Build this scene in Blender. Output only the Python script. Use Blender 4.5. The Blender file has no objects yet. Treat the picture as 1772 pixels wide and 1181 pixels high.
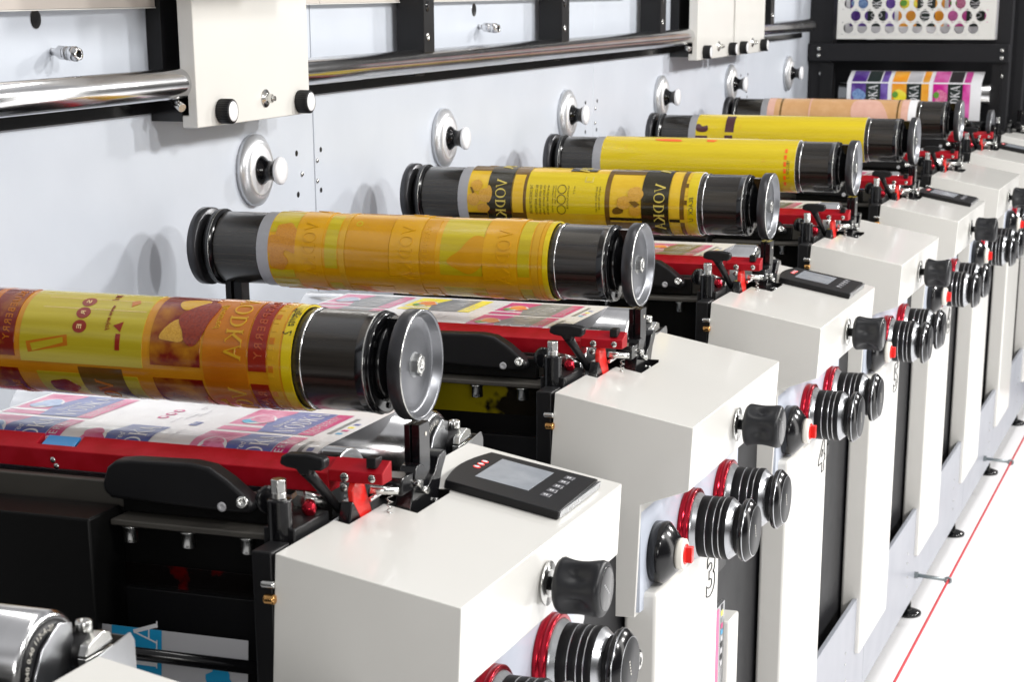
import bpy, bmesh, math, random
from mathutils import Vector, Matrix
random.seed(4)
S = bpy.context.scene
COL = S.collection
PI = math.pi
R = math.radians

# ------------------------------------------------------------------ camera, world, lights, exposure
cd = bpy.data.cameras.new('camera'); cam = bpy.data.objects.new('camera', cd); COL.objects.link(cam)
S.camera = cam
fwd = Vector((-0.32947579, 0.89537294, -0.29958805)); rt = Vector((0.93894023, 0.34405281, -0.00434763)); upv = rt.cross(fwd)
cam.matrix_world = Matrix(((rt.x, upv.x, -fwd.x, 0), (rt.y, upv.y, -fwd.y, 0), (rt.z, upv.z, -fwd.z, 2.0), (0, 0, 0, 1)))
cd.sensor_width = 36; cd.lens = 68.883; cd.shift_y = 0.2545
cd.clip_start = 0.05; cd.clip_end = 200
cd.dof.use_dof = True; cd.dof.focus_distance = 3.3; cd.dof.aperture_fstop = 14
S.render.engine = 'CYCLES'
S.cycles.use_adaptive_sampling = True
S.cycles.max_bounces = 8
S.cycles.use_denoising = True
S.view_settings.view_transform = 'Standard'; S.view_settings.look = 'None'; S.view_settings.exposure = 0.15; S.view_settings.gamma = 1

w = bpy.data.worlds.new('World'); S.world = w; w.use_nodes = True
nt = w.node_tree; bg = nt.nodes['Background']
tc = nt.nodes.new('ShaderNodeTexCoord'); sx = nt.nodes.new('ShaderNodeSeparateXYZ'); cr = nt.nodes.new('ShaderNodeValToRGB')
mr = nt.nodes.new('ShaderNodeMapRange'); mr.inputs['From Min'].default_value = -1; mr.inputs['From Max'].default_value = 1
nt.links.new(tc.outputs['Generated'], sx.inputs[0]); nt.links.new(sx.outputs['Z'], mr.inputs['Value'])
nt.links.new(mr.outputs[0], cr.inputs[0]); nt.links.new(cr.outputs[0], bg.inputs['Color'])
els = cr.color_ramp.elements
els[0].position = 0.0; els[0].color = (.14, .14, .14, 1)
els[1].position = 1.0; els[1].color = (.9, .9, .92, 1)
for p, c in ((.47, (.14, .138, .135, 1)), (.53, (.16, .155, .15, 1)), (.66, (.17, .168, .165, 1)), (.72, (1.25, 1.25, 1.27, 1)), (.80, (.55, .55, .56, 1)), (.90, (1.1, 1.1, 1.12, 1))):
    e = els.new(p); e.color = c
bg.inputs['Strength'].default_value = 0.42

def area(name, loc, aim, power, sx_, sy_=None, col=(1, .985, .96)):
    l = bpy.data.lights.new(name, 'AREA'); l.energy = power; l.color = col
    l.shape = 'RECTANGLE'; l.size = sx_; l.size_y = sy_ or sx_
    o = bpy.data.objects.new(name, l); COL.objects.link(o); o.location = loc
    o.rotation_euler = (Vector(aim) - Vector(loc)).to_track_quat('-Z', 'Y').to_euler()
    return o


area('area_lamp', (3.6, 1.2, 3.9), (-1.3, 3.2, 1.3), 90, .35)
area('area_lamp', (3.4, 3.6, 4.3), (-1.3, 3.8, 1.3), 95, .35)
area('area_lamp', (3.6, 6.6, 4.0), (-1.2, 5.6, 1.3), 190, .4)
area('area_lamp', (2.8, 10.5, 3.9), (-1.4, 8.2, 1.4), 210, .5)
area('area_lamp', (-.5, 3.4, 5.0), (-.9, 3.8, 1.2), 36, .3, 3.2)
area('area_lamp', (3.2, 4.5, 1.7), (-.85, 4.5, .6), 60, 1.0, 5.0)
area('area_lamp', (1.6, -2.6, 2.6), (-.9, 3.4, 1.2), 60, 1.2, 1.2)  # fill lamp added behind the camera to lift the near cover faces

# ------------------------------------------------------------------ materials
def mat(name, col, rough=.5, metal=0., coat=0., bump=0., bscale=200., spec=.5, noise=None, coatr=.05, aniso=0., trans=0., emit=0):
    m = bpy.data.materials.new(name); m.use_nodes = True; n = m.node_tree; b = n.nodes['Principled BSDF']
    b.inputs['Base Color'].default_value = (*col, 1); b.inputs['Roughness'].default_value = rough
    b.inputs['Metallic'].default_value = metal; b.inputs['Coat Weight'].default_value = coat
    b.inputs['Coat Roughness'].default_value = coatr; b.inputs['Specular IOR Level'].default_value = spec
    if aniso: b.inputs['Anisotropic'].default_value = aniso
    if emit:
        b.inputs['Emission Color'].default_value = (*col, 1); b.inputs['Emission Strength'].default_value = emit
    t = n.nodes.new('ShaderNodeTexCoord')
    if noise:
        col2, sc, lo, hi = noise[:4]; stretch = noise[4] if len(noise) > 4 else (1, 1, 1)
        mp = n.nodes.new('ShaderNodeMapping'); mp.inputs['Scale'].default_value = stretch
        nz = n.nodes.new('ShaderNodeTexNoise'); nz.inputs['Scale'].default_value = sc; nz.inputs['Detail'].default_value = 4
        rmp = n.nodes.new('ShaderNodeValToRGB'); rmp.color_ramp.elements[0].position = lo; rmp.color_ramp.elements[1].position = hi
        rmp.color_ramp.elements[0].color = (*col, 1); rmp.color_ramp.elements[1].color = (*col2, 1)
        n.links.new(t.outputs['Object'], mp.inputs[0]); n.links.new(mp.outputs[0], nz.inputs['Vector']); n.links.new(nz.outputs['Fac'], rmp.inputs[0])
        n.links.new(rmp.outputs[0], b.inputs['Base Color'])
    # a little roughness variation so nothing is perfectly uniform
    n2 = n.nodes.new('ShaderNodeTexNoise'); n2.inputs['Scale'].default_value = 9; n2.inputs['Detail'].default_value = 5
    m2 = n.nodes.new('ShaderNodeMapRange'); m2.inputs['From Min'].default_value = .3; m2.inputs['From Max'].default_value = .7
    m2.inputs['To Min'].default_value = max(.02, rough * .93); m2.inputs['To Max'].default_value = min(1, rough * 1.07)
    n.links.new(t.outputs['Object'], n2.inputs['Vector']); n.links.new(n2.outputs['Fac'], m2.inputs['Value']); n.links.new(m2.outputs[0], b.inputs['Roughness'])
    if bump:
        nb = n.nodes.new('ShaderNodeTexNoise'); nb.inputs['Scale'].default_value = bscale; nb.inputs['Detail'].default_value = 3
        bp = n.nodes.new('ShaderNodeBump'); bp.inputs['Strength'].default_value = bump; bp.inputs['Distance'].default_value = .001
        n.links.new(t.outputs['Object'], nb.inputs['Vector']); n.links.new(nb.outputs['Fac'], bp.inputs['Height']); n.links.new(bp.outputs[0], b.inputs['Normal'])
    return m
def berry(name, c1, c2, scale=260):
    m = mat(name, c1, .3, coat=.6); n = m.node_tree; b = n.nodes['Principled BSDF']
    t = n.nodes.new('ShaderNodeTexCoord'); v = n.nodes.new('ShaderNodeTexVoronoi'); v.inputs['Scale'].default_value = scale
    r = n.nodes.new('ShaderNodeValToRGB'); r.color_ramp.elements[0].color = (*c1, 1); r.color_ramp.elements[1].color = (*c2, 1); r.color_ramp.elements[1].position = .7
    bp = n.nodes.new('ShaderNodeBump'); bp.inputs['Strength'].default_value = .35; bp.inputs['Distance'].default_value = .0008; bp.invert = True
    n.links.new(t.outputs['Object'], v.inputs['Vector']); n.links.new(v.outputs['Distance'], r.inputs[0]); n.links.new(r.outputs[0], b.inputs['Base Color'])
    n.links.new(v.outputs['Distance'], bp.inputs['Height']); n.links.new(bp.outputs[0], b.inputs['Normal'])
    return m
M = {}
M['cream'] = mat('cream_paint', (.715, .703, .668), .30, coat=.5, coatr=.10, noise=((.693, .681, .646), 4, .35, .7))
M['panel'] = mat('pale_blue_panel', (.44, .475, .55), .33, spec=.5, noise=((.47, .505, .58), 14, .35, .65))
M['kick'] = mat('kick_plate', (.29, .305, .345), .36, noise=((.31, .325, .365), 8, .35, .65))
M['wall'] = mat('wall_paint', (.53, .565, .625), .32, bump=.12, bscale=240, spec=.6, noise=((.56, .595, .655), 5, .35, .65))
M['black'] = mat('black_plastic', (.007, .007, .008), .40, spec=.3)
M['ribblack'] = mat('ribbed_black', (.005, .005, .006), .45, spec=.18)
M['flange'] = mat('satin_flange', (.60, .61, .63), .30, metal=.55)
M['knobblack'] = mat('knob_rubber', (.012, .0125, .0145), .40, spec=.35)
M['gloss'] = mat('gloss_black', (.005, .005, .006), .16, coat=.12, spec=.4)
M['dark'] = mat('dark_side_panel', (.012, .012, .014), .5, spec=.25)
M['sleeve'] = mat('sleeve_anodised', (.014, .0118, .0095), .24, metal=.2, noise=((.046, .040, .033), 3, .35, .7, (1, 40, 40)), coat=.15)
M['chrome'] = mat('chrome', (.80, .80, .81), .17, metal=1, noise=((.62, .62, .63), 5, .4, .7, (3, 1, 1)))
M['drum'] = mat('ground_drum', (.72, .73, .75), .13, metal=1)
M['steel'] = mat('zinc_steel', (.62, .62, .60), .25, metal=1)
M['alu'] = mat('brushed_aluminium', (.50, .51, .53), .28, metal=1, noise=((.40, .41, .43), 12, .35, .7))
M['discrim'] = mat('disc_rim', (.055, .055, .06), .32, metal=.6)
M['discface'] = mat('disc_face', (.20, .205, .22), .33, metal=.85, noise=((.155, .16, .175), 14, .4, .7))
M['red'] = mat('red_anodised', (.34, .002, .008), .42, metal=.2, bump=.35, bscale=500, spec=.25, noise=((.40, .005, .016), 30, .4, .6))
M['redring'] = mat('red_ring', (.40, .01, .025), .2, metal=.8)
M['brightred'] = mat('signal_red', (.75, .015, .010), .3, coat=.3)
M['ivory'] = mat('ivory_plastic', (.72, .69, .62), .35)
M['grey'] = mat('warm_grey_bar', (.065, .06, .052), .5, metal=.2)
M['paper'] = mat('white_film', (.80, .80, .82), .25, coat=.3)
M['tape'] = mat('grey_tape', (.50, .50, .52), .4)
M['screen'] = mat('lcd_screen', (.33, .35, .38), .22, noise=((.24, .26, .29), 28, .3, .7))
M['btn'] = mat('keypad_button', (.10, .10, .11), .35)
M['btnmark'] = mat('keypad_mark', (.7, .7, .72), .4)
M['led'] = mat('red_indicator', (.9, .03, .02), .3, emit=.6)
M['zinc'] = mat('dull_zinc', (.22, .25, .26), .35, metal=.7)
M['brass'] = mat('brass', (.62, .34, .12), .25, metal=1)
M['bluepl'] = mat('blue_plastic', (.02, .22, .52), .3, coat=.4)
M['rope'] = mat('red_rope', (.55, .02, .03), .5)
M['floor'] = mat('white_floor', (.92, .92, .93), .35)
M['beige'] = mat('beige_beam', (.50, .45, .41), .4)
M['patch_r'] = mat('red_patch_film', (.07, .001, .001), .25, spec=.3, noise=((.004, .003, .003), 12, .40, .44))
M['reflect_y'] = mat('yellow_reflection_film', (.22, .18, .002), .25, spec=.3, noise=((.008, .006, .003), 8, .50, .53))  # yellow reflection in the dark bay, painted as broken colour
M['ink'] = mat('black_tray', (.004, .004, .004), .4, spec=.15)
# plate colours
def plate(name, c, c2=None, sc=18, lo=.35, hi=.7, st=(1, 1, 1)):
    return mat(name, c, .19, coat=.30, noise=((c2 or tuple(x * 1.12 for x in c)), sc, lo, hi, st), coatr=.06, spec=.5)
P = {}
P['amber'] = plate('amber_polymer', (.60, .30, .002), (.66, .35, .004))
P['amber2'] = plate('amber_polymer_deep', (.54, .255, .001), (.60, .29, .003))
P['tan'] = plate('amber_polymer_light', (.60, .34, .014), (.56, .30, .008))
P['lime'] = plate('lime_polymer', (.45, .34, .004), (.56, .45, .012), 3, .35, .7, (1, 22, 22))
P['lime2'] = plate('olive_polymer', (.44, .35, .010), (.55, .46, .035), 3, .35, .7, (1, 26, 26))
P['dred'] = plate('deep_red_polymer', (.19, .010, .002), (.42, .13, .004), 11, .48, .75)
P['fruit'] = plate('photo_relief_polymer', (.17, .008, .002), (.52, .22, .008), 20, .47, .72)
P['dred2'] = plate('red_banner_polymer', (.24, .012, .003), (.28, .018, .004))
P['tan1'] = plate('amber_border_polymer', (.54, .22, .005), (.60, .27, .010))
P['dred3'] = plate('red_letter_polymer', (.40, .07, .02), (.46, .10, .03))
P['orange'] = plate('orange_polymer', (.46, .13, .003), (.54, .18, .006))
P['yel'] = plate('yellow_polymer', (.62, .46, .004), (.70, .54, .012), 2, .3, .7, (1, 30, 30))
P['yel2'] = plate('mustard_polymer', (.68, .42, .012), (.74, .50, .03), 20)
P['yblk'] = plate('black_band_polymer', (.020, .016, .006), (.032, .026, .010))
P['brn'] = plate('brown_polymer', (.12, .065, .008), (.17, .09, .012))
P['plum'] = plate('plum_patch', (.06, .015, .02))
P['kraft'] = plate('kraft_polymer', (.56, .31, .13), (.62, .36, .17), 30)
P['rose'] = plate('rose_polymer', (.70, .42, .34), (.64, .36, .28), 30)
P['redbit'] = plate('orange_patch', (.85, .13, .01))
P['berryd'] = berry('berry_red_relief', (.15, .008, .002), (.26, .025, .004))
P['berryy'] = berry('berry_yellow_relief', (.72, .42, .05), (.55, .28, .02), 420)
P['berryo'] = berry('berry_orange_relief', (.60, .27, .02), (.50, .20, .01), 330)
P['gold'] = plate('gold_letter_relief', (.62, .50, .10))
P['pen'] = mat('pen_ink', (.01, .01, .012), .5)
P['glint'] = plate('pale_relief_edge', (.80, .62, .30))
def pr(name, c, c2=None, sc=20): return mat(name, c, .30, coat=.2, noise=((c2 or c), sc, .4, .65))
Q = {}
Q['white'] = M['paper']
Q['navy'] = pr('print_navy', (.075, .105, .33), (.11, .15, .41))
Q['pink'] = pr('print_pink', (.56, .03, .18), (.74, .28, .44), 14)
Q['magenta'] = pr('print_magenta', (.55, .005, .16), (.62, .02, .22))
Q['berryb'] = berry('print_blueberry', (.06, .15, .42), (.22, .36, .62), 90)
Q['berryr'] = berry('print_raspberry', (.60, .06, .20), (.75, .25, .42), 120)
Q['sky'] = pr('print_sky_blue', (.12, .50, .75))
Q['grey'] = pr('print_grey', (.17, .18, .19), (.21, .22, .23))
Q['yellow'] = pr('print_yellow', (.90, .76, .01), (.92, .80, .10))
Q['peach'] = pr('print_peach', (.85, .18, .03), (.88, .42, .06), 60)
Q['leaf'] = pr('print_leaf', (.12, .35, .04))
Q['olive'] = pr('print_olive', (.15, .11, .035))
Q['lav'] = pr('print_lavender', (.38, .43, .58), (.44, .50, .64))
Q['purple'] = pr('print_purple', (.07, .015, .22), (.22, .14, .50), 14)
Q['orangep'] = pr('print_orange', (.90, .33, .01), (.93, .45, .05), 14)
Q['fuchsia'] = pr('print_fuchsia', (.62, .01, .28), (.78, .18, .50), 14)
Q['bottle'] = pr('print_black_green', (.01, .022, .018))
Q['cyan'] = pr('print_cyan', (.015, .33, .62))
Q['ltext'] = mat('print_small_text', (.22, .20, .28), .4)
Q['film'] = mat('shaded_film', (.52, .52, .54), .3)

# ------------------------------------------------------------------ mesh helpers
class MB:
    def __init__(s): s.bm = bmesh.new(); s.mats = []
    def mi(s, m):
        if m not in s.mats: s.mats.append(m)
        return s.mats.index(m)
    def _faces(s, n0, m, smooth=False):
        k = s.mi(m)
        s.bm.faces.ensure_lookup_table()
        for f in s.bm.faces[n0:]: f.material_index = k; f.smooth = smooth
    def box(s, a, b, m):
        n0 = len(s.bm.faces)
        v = [s.bm.verts.new((x, y, z)) for x in (min(a[0], b[0]), max(a[0], b[0])) for y in (min(a[1], b[1]), max(a[1], b[1])) for z in (min(a[2], b[2]), max(a[2], b[2]))]
        for q in ((0, 1, 3, 2), (4, 6, 7, 5), (0, 4, 5, 1), (2, 3, 7, 6), (0, 2, 6, 4), (1, 5, 7, 3)): s.bm.faces.new([v[i] for i in q])
        s._faces(n0, m); return s
    def lathe(s, c, ax, prof, m, seg=48, caps=True, smooth=True, ms=None, rfun=None):
        """prof: list of (distance along axis, radius); ax: direction; ms: material of each ring"""
        n0 = len(s.bm.faces); c = Vector(c); ax = Vector(ax).normalized()
        a = ax.orthogonal().normalized() if abs(ax.x) < .9 else Vector((0, 0, 1)); b = ax.cross(a)
        rings = []
        for d, r in prof:
            rings.append([s.bm.verts.new(c + ax * d + (a * math.cos(2 * PI * k / seg) + b * math.sin(2 * PI * k / seg)) * (r if rfun is None else r * rfun(2 * PI * k / seg, d))) for k in range(seg)])
        mk = s.mi(m)
        for j in range(len(rings) - 1):
            for k in range(seg):
                f = s.bm.faces.new((rings[j][k], rings[j][(k + 1) % seg], rings[j + 1][(k + 1) % seg], rings[j + 1][k]))
                f.smooth = smooth; f.material_index = s.mi(ms[j]) if ms else mk
        if caps:
            f = s.bm.faces.new(list(reversed(rings[0]))); f.material_index = s.mi(ms[0]) if ms else mk
            f = s.bm.faces.new(rings[-1]); f.material_index = s.mi(ms[-1]) if ms else mk
        return s
    def cyl(s, a, b, r, m, seg=32, ch=0.):
        a = Vector(a); b = Vector(b); L = (b - a).length
        pr_ = [(0, r), (L, r)] if not ch else [(0, r - ch), (ch, r), (L - ch, r), (L, r - ch)]
        return s.lathe(a, b - a, pr_, m, seg)
    def prism(s, pts, axis, lo, hi, m):
        """pts 2D polygon in the plane across axis: x->(y,z)  y->(x,z)  z->(x,y)"""
        n0 = len(s.bm.faces)
        def P3(p, t): return {'x': (t, p[0], p[1]), 'y': (p[0], t, p[1]), 'z': (p[0], p[1], t)}[axis]
        A = [s.bm.verts.new(P3(p, lo)) for p in pts]; B = [s.bm.verts.new(P3(p, hi)) for p in pts]
        n = len(pts); s.bm.faces.new(A); s.bm.faces.new(list(reversed(B)))
        for k in range(n): s.bm.faces.new((A[k], B[k], B[(k + 1) % n], A[(k + 1) % n]))
        s._faces(n0, m); return s
    def tube(s, pts, r, m, seg=10):
        for k in range(len(pts) - 1): s.cyl(pts[k], pts[k + 1], r, m, seg)
        return s
    def hexa(s, a, b, r, m):
        return s.lathe(a, Vector(b) - Vector(a), [(0, r), ((Vector(b) - Vector(a)).length, r)], m, 6, smooth=False)
    def build(s, name, parent=None, org=(0, 0, 0), bevel=0., seg=2, loc=None, solid=0.):
        if s.bm.faces: bmesh.ops.recalc_face_normals(s.bm, faces=s.bm.faces[:]) if not getattr(s, 'keep', False) else None
        me = bpy.data.meshes.new(name)
        for v in s.bm.verts: v.co -= Vector(org)
        s.bm.to_mesh(me); s.bm.free()
        for m in s.mats: me.materials.append(m)
        o = bpy.data.objects.new(name, me); COL.objects.link(o)
        if parent: o.parent = parent
        if loc: o.location = loc
        if bevel:
            b = o.modifiers.new('bevel', 'BEVEL'); b.width = bevel; b.segments = seg; b.limit_method = 'ANGLE'; b.angle_limit = R(40); b.harden_normals = False
            for p in me.polygons: p.use_smooth = True
            try: me.set_sharp_from_angle(angle=R(35))
            except Exception: pass
        return o
def bake(o):
    """freeze the modifiers into the mesh"""
    dg = bpy.context.evaluated_depsgraph_get(); me = bpy.data.meshes.new_from_object(o.evaluated_get(dg))
    o.modifiers.clear(); o.data = me
def cut(o, boxes):
    for a, b in boxes:
        c = MB().box(a, b, M['black']).build('cutter'); c.parent = o.parent
        md = o.modifiers.new('cut', 'BOOLEAN'); md.operation = 'DIFFERENCE'; md.object = c; md.solver = 'EXACT'
        bpy.context.view_layer.update(); bake(o)
        me = c.data; bpy.data.objects.remove(c); bpy.data.meshes.remove(me)
def add_bevel(o, wd, seg=3):
    b = o.modifiers.new('bevel', 'BEVEL'); b.width = wd; b.segments = seg; b.limit_method = 'ANGLE'; b.angle_limit = R(40)
    for p in o.data.polygons: p.use_smooth = True
    o.data.set_sharp_from_angle(angle=R(35))
def thing(name, label, cat, loc, group=None):
    o = bpy.data.objects.new(name, None); COL.objects.link(o); o.location = loc; o.empty_display_size = .1
    o['label'] = label; o['category'] = cat
    if group: o['group'] = group
    return o
def tag(o, label, cat, group=None):
    o['label'] = label; o['category'] = cat
    if group: o['group'] = group
    return o
def kids(o): return [c for c in bpy.data.objects if c.parent == o]
def dup(root, loc, label, skip=()):
    r = root.copy(); COL.objects.link(r); r.location = loc; r['label'] = label
    def rec(a, b):
        for ch in kids(a):
            if ch.name.split('.')[0] in skip: continue
            c = ch.copy(); COL.objects.link(c); c.parent = b; rec(ch, c)
    rec(root, r)
    return r

# ------------------------------------------------------------------ flat shapes that get wrapped on to rollers and webs
def rect(u0, u1, v0, v1): return [([(u0, v0), (u1, v0), (u1, v1), (u0, v1)])]
def blob(u, v, ru, rv, n=20, amp=.0, k=5, ph=0.):
    return [[(u + ru * (1 + amp * math.cos(k * 2 * PI * i / n + ph)) * math.cos(2 * PI * i / n), v + rv * (1 + amp * math.cos(k * 2 * PI * i / n + ph)) * math.sin(2 * PI * i / n)) for i in range(n)]]
def ringsh(u, v, r, wd, n=24):
    o = []
    for i in range(n):
        a, b = 2 * PI * i / n, 2 * PI * (i + 1) / n
        o.append([(u + r * math.cos(a), v + r * math.sin(a)), (u + r * math.cos(b), v + r * math.sin(b)), (u + (r - wd) * math.cos(b), v + (r - wd) * math.sin(b)), (u + (r - wd) * math.cos(a), v + (r - wd) * math.sin(a))])
    return o
def bar2(p, q, wd):
    dx, dy = q[0] - p[0], q[1] - p[1]; L = math.hypot(dx, dy); nx, ny = -dy / L * wd / 2, dx / L * wd / 2
    return [(p[0] + nx, p[1] + ny), (p[0] - nx, p[1] - ny), (q[0] - nx, q[1] - ny), (q[0] + nx, q[1] + ny)]
def vodka(h):
    """the word in a roman face: thick and thin strokes with serifs; baseline y=0, height h"""
    T, t, s = .15, .06, .05; o = []; x = 0
    def ser(cx, y, wd=.26): o.append([(cx - wd / 2, y), (cx + wd / 2, y), (cx + wd / 2, y + s), (cx - wd / 2, y + s)])
    o.append(bar2((x + .12, 1), (x + .46, 0), T)); o.append(bar2((x + .80, 1), (x + .46, 0), t)); ser(x + .12, 1 - s); ser(x + .80, 1 - s, .22); x += .98
    n = 28
    for i in range(n):
        a, b = 2 * PI * i / n, 2 * PI * (i + 1) / n
        f = lambda a, k: (x + .46 + (.46 if k else .46 - t - (T - t) * abs(math.cos(a))) * math.cos(a), .5 + (.52 if k else .52 - t) * math.sin(a))
        o.append([f(a, 1), f(b, 1), f(b, 0), f(a, 0)])
    x += 1.04
    o.append([(x + .1, 0), (x + .1 + T, 0), (x + .1 + T, 1), (x + .1, 1)]); ser(x + .16, 0); ser(x + .16, 1 - s)
    n = 16
    for i in range(n):
        a, b = -PI / 2 + PI * i / n, -PI / 2 + PI * (i + 1) / n
        f = lambda a, k: (x + .24 + (.54 if k else .54 - t - (T - t) * abs(math.cos(a))) * math.cos(a), .5 + (.5 if k else .5 - t) * math.sin(a))
        o.append([f(a, 1), f(b, 1), f(b, 0), f(a, 0)])
    x += .90
    o.append([(x + .1, 0), (x + .1 + T, 0), (x + .1 + T, 1), (x + .1, 1)]); ser(x + .17, 0); ser(x + .17, 1 - s)
    o.append(bar2((x + .2, .42), (x + .72, 1), t)); o.append(bar2((x + .34, .58), (x + .74, 0), T)); ser(x + .72, 1 - s, .2); ser(x + .76, 0, .24); x += .90
    o.append(bar2((x + .10, 0), (x + .44, 1), t)); o.append(bar2((x + .78, 0), (x + .44, 1), T)); o.append([(x + .24, .33), (x + .64, .33), (x + .64, .33 + t), (x + .24, .33 + t)]); ser(x + .1, 0, .22); ser(x + .8, 0)
    return [[(px * h, py * h) for px, py in q] for q in o], (x + .9) * h
_tc = {}
def text(st, h, shear=0., spacing=1.):
    """polygons of a text in the built-in font, height h, start at 0"""
    k = (st, shear, spacing)
    if k not in _tc:
        c = bpy.data.curves.new('t', 'FONT'); c.body = st; c.size = 1.4; c.shear = shear; c.resolution_u = 3; c.space_character = spacing
        o = bpy.data.objects.new('t', c); COL.objects.link(o); bpy.context.view_layer.update()
        me = bpy.data.meshes.new_from_object(o.evaluated_get(bpy.context.evaluated_depsgraph_get()))
        P_ = [[tuple(me.vertices[i].co[:2]) for i in p.vertices] for p in me.polygons]
        bpy.data.objects.remove(o); bpy.data.curves.remove(c); bpy.data.meshes.remove(me); _tc[k] = P_
    P_ = _tc[k]; L = max(p[0] for q in P_ for p in q)
    return [[(p[0] * h, p[1] * h) for p in q] for q in P_], L * h
def place(sh, u, v):                     # reading direction along +v, letter tops towards -u
    return [[(u - y, v + x) for x, y in q] for q in sh]
def emit(mb, sh, m, mapper, off, step=None, thick=0.):
    """slice along v, bend with mapper(u,v,off) and add to mb"""
    b = bmesh.new()
    for i, q in enumerate(sh):
        j = (i % 12) * 1.5e-5 if len(sh) > 1 else 0.
        try: b.faces.new([b.verts.new((x, y, j)) for x, y in q])
        except ValueError: pass
    if step:
        vs = [v.co.y for v in b.verts]; k = math.ceil(min(vs) / step)
        while k * step < max(vs):
            bmesh.ops.bisect_plane(b, geom=b.verts[:] + b.edges[:] + b.faces[:], plane_co=(0, k * step, 0), plane_no=(0, 1, 0), dist=1e-7); k += 1
    mi = mb.mi(m); mp = {}
    for v in b.verts: mp[v] = mb.bm.verts.new(mapper(v.co.x, v.co.y, off + v.co.z))
    lo = {}
    if thick:
        for v in b.verts: lo[v] = mb.bm.verts.new(mapper(v.co.x, v.co.y, off - thick))
    for f in b.faces:
        vs = [mp[v] for v in f.verts]
        g = mb.bm.faces.new(vs); g.material_index = mi; g.smooth = True
    if thick:
        for e in b.edges:
            if len(e.link_faces) == 1:
                a, c = e.verts; g = mb.bm.faces.new((mp[a], mp[c], lo[c], lo[a])); g.material_index = mi
    b.free()

# ================================================================== SETTING
f_ = MB().box((-6, -6, -.02), (12, 30, .0895), M['floor']).build('floor'); f_['kind'] = 'structure'

# ------------------------------------------------------------------ back wall: panels with round knobs
XW = -1.93
def wall_knob(parent, y, z, org):
    b = MB(); c = (XW, y, z)
    b.lathe(c, (1, 0, 0), [(0, .073), (.012, .073), (.020, .060), (.0215, .055), (.0215, .050), (.0225, .049), (.0225, .001)], M['flange'], 56,
            ms=[M['flange'], M['flange'], M['flange'], M['flange'], M['ivory'], M['paper']])
    k = b.build('round_knob', parent, org)
    MB().lathe((XW + .0225, y, z), (1, 0, 0), [(0, .030), (.004, .028), (.012, .021), (.022, .019), (.030, .022), (.036, .026), (.038, .027)], M['gloss'], 40).build('grip', k, org)
    MB().lathe((XW + .0605, y, z), (1, 0, 0), [(0, .0275), (.003, .0285), (.007, .028), (.010, .024), (.011, .012), (.0112, .001)], M['ivory'] if False else M['paper'], 40).build('cap', k, org)
    return k
def air_fitting(parent, y, z, org):
    b = MB()
    b.cyl((XW, y, z), (XW + .018, y - .002, z - .001), .0065, M['chrome'], 20)
    b.hexa((XW + .016, y - .002, z - .001), (XW + .028, y - .004, z - .002), .0115, M['chrome'])
    b.lathe((XW + .027, y - .004, z - .002), (1, -.14, -.05), [(0, .010), (.004, .0115), (.008, .0115), (.009, .0100), (.013, .0100), (.014, .0125), (.026, .0125), (.028, .010), (.033, .010), (.033, .006), (.020, .0055), (.0199, .001)], M['chrome'], 28,
            ms=[M['chrome']] * 8 + [M['chrome'], M['black'], M['black']])
    b.build('air_fitting', parent, org)
def screwhead(b, y, z, r=.0045, out=True):
    if out: b.lathe((XW, y, z), (1, 0, 0), [(0, r), (.002, r), (.0035, r * .6), (.0036, .0005)], M['steel'], 14)
    else: b.lathe((XW + .0002, y, z), (1, 0, 0), [(0, r * 1.1), (.0004, r * 1.1)], M['black'], 14)
seams = [(1.995, 3.994), (3.999, 5.998), (6.0005, 8.001), (8.004, 10.0)]
wl = ['nearest pale grey wall panel with one black port and an air fitting',
      'pale grey wall panel behind the second and third print cylinders with two round knobs',
      'pale grey wall panel under the pair of white hanging housings with two round knobs',
      'farthest pale grey wall panel beside the black end frame']
for k, (y0, y1) in enumerate(seams):
    org = (XW, (y0 + y1) / 2, .09)
    t = thing('back_panel', wl[k], 'wall panel', org, 'panels of the back wall')
    MB().box((XW - .02, y0, .095), (XW, y1, 2.6), M['wall']).build('panel', t, org, .0015)
    for y in (3.700, 4.744, 5.725, 6.748, 7.735, 8.765):
        if y0 < y < y1: wall_knob(t, y, 1.640 if y < 4 else 1.633, org)
    b = MB()
    if k == 0:
        for y, z, o in ((3.908, 1.658, 0), (3.930, 1.612, 1), (3.909, 1.570, 0)): screwhead(b, y, z, .0058, o)
        for y, z in ((3.025, 1.36), (3.024, 1.31)): screwhead(b, y, z, .005, 1)
    for s_ in ((4.0, 1), (6.01, 2), (8.01, 3)):
        if s_[1] == k:
            for dy, z, o in ((.029, 1.657, 0), (.008, 1.635, 1), (.006, 1.591, 1), (.024, 1.569, 0)): screwhead(b, s_[0] + dy, z, .0052, o)
        if s_[1] == k + 1 and k > 0:
            for dy, z, o in ((-.09, 1.658, 0), (-.068, 1.612, 1), (-.089, 1.57, 0)): screwhead(b, s_[0] + dy, z, .0052, o)
    if b.bm.faces: b.build('screws', t, org)
    else: b.bm.free()
    MB().box((XW - .034, y0 - .004, .2), (XW - .022, y1 + .004, 2.6), M['black']).build('backing', t, org)
    for y, z in ((2.943, 1.952), (4.977, 1.943)):
        if y0 < y < y1:
            MB().lathe((XW + .0003, y, z), (1, 0, 0), [(0, .0165), (.0005, .0165), (.0005, .0155), (.0002, .015), (.0002, .001)], M['black'], 32, ms=[M['alu'], M['alu'], M['black'], M['black']]).build('port', t, org)
    for y, z in ((2.985, 1.898), (5.01, 1.90)):
        if y0 < y < y1: air_fitting(t, y, z, org)
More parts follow.
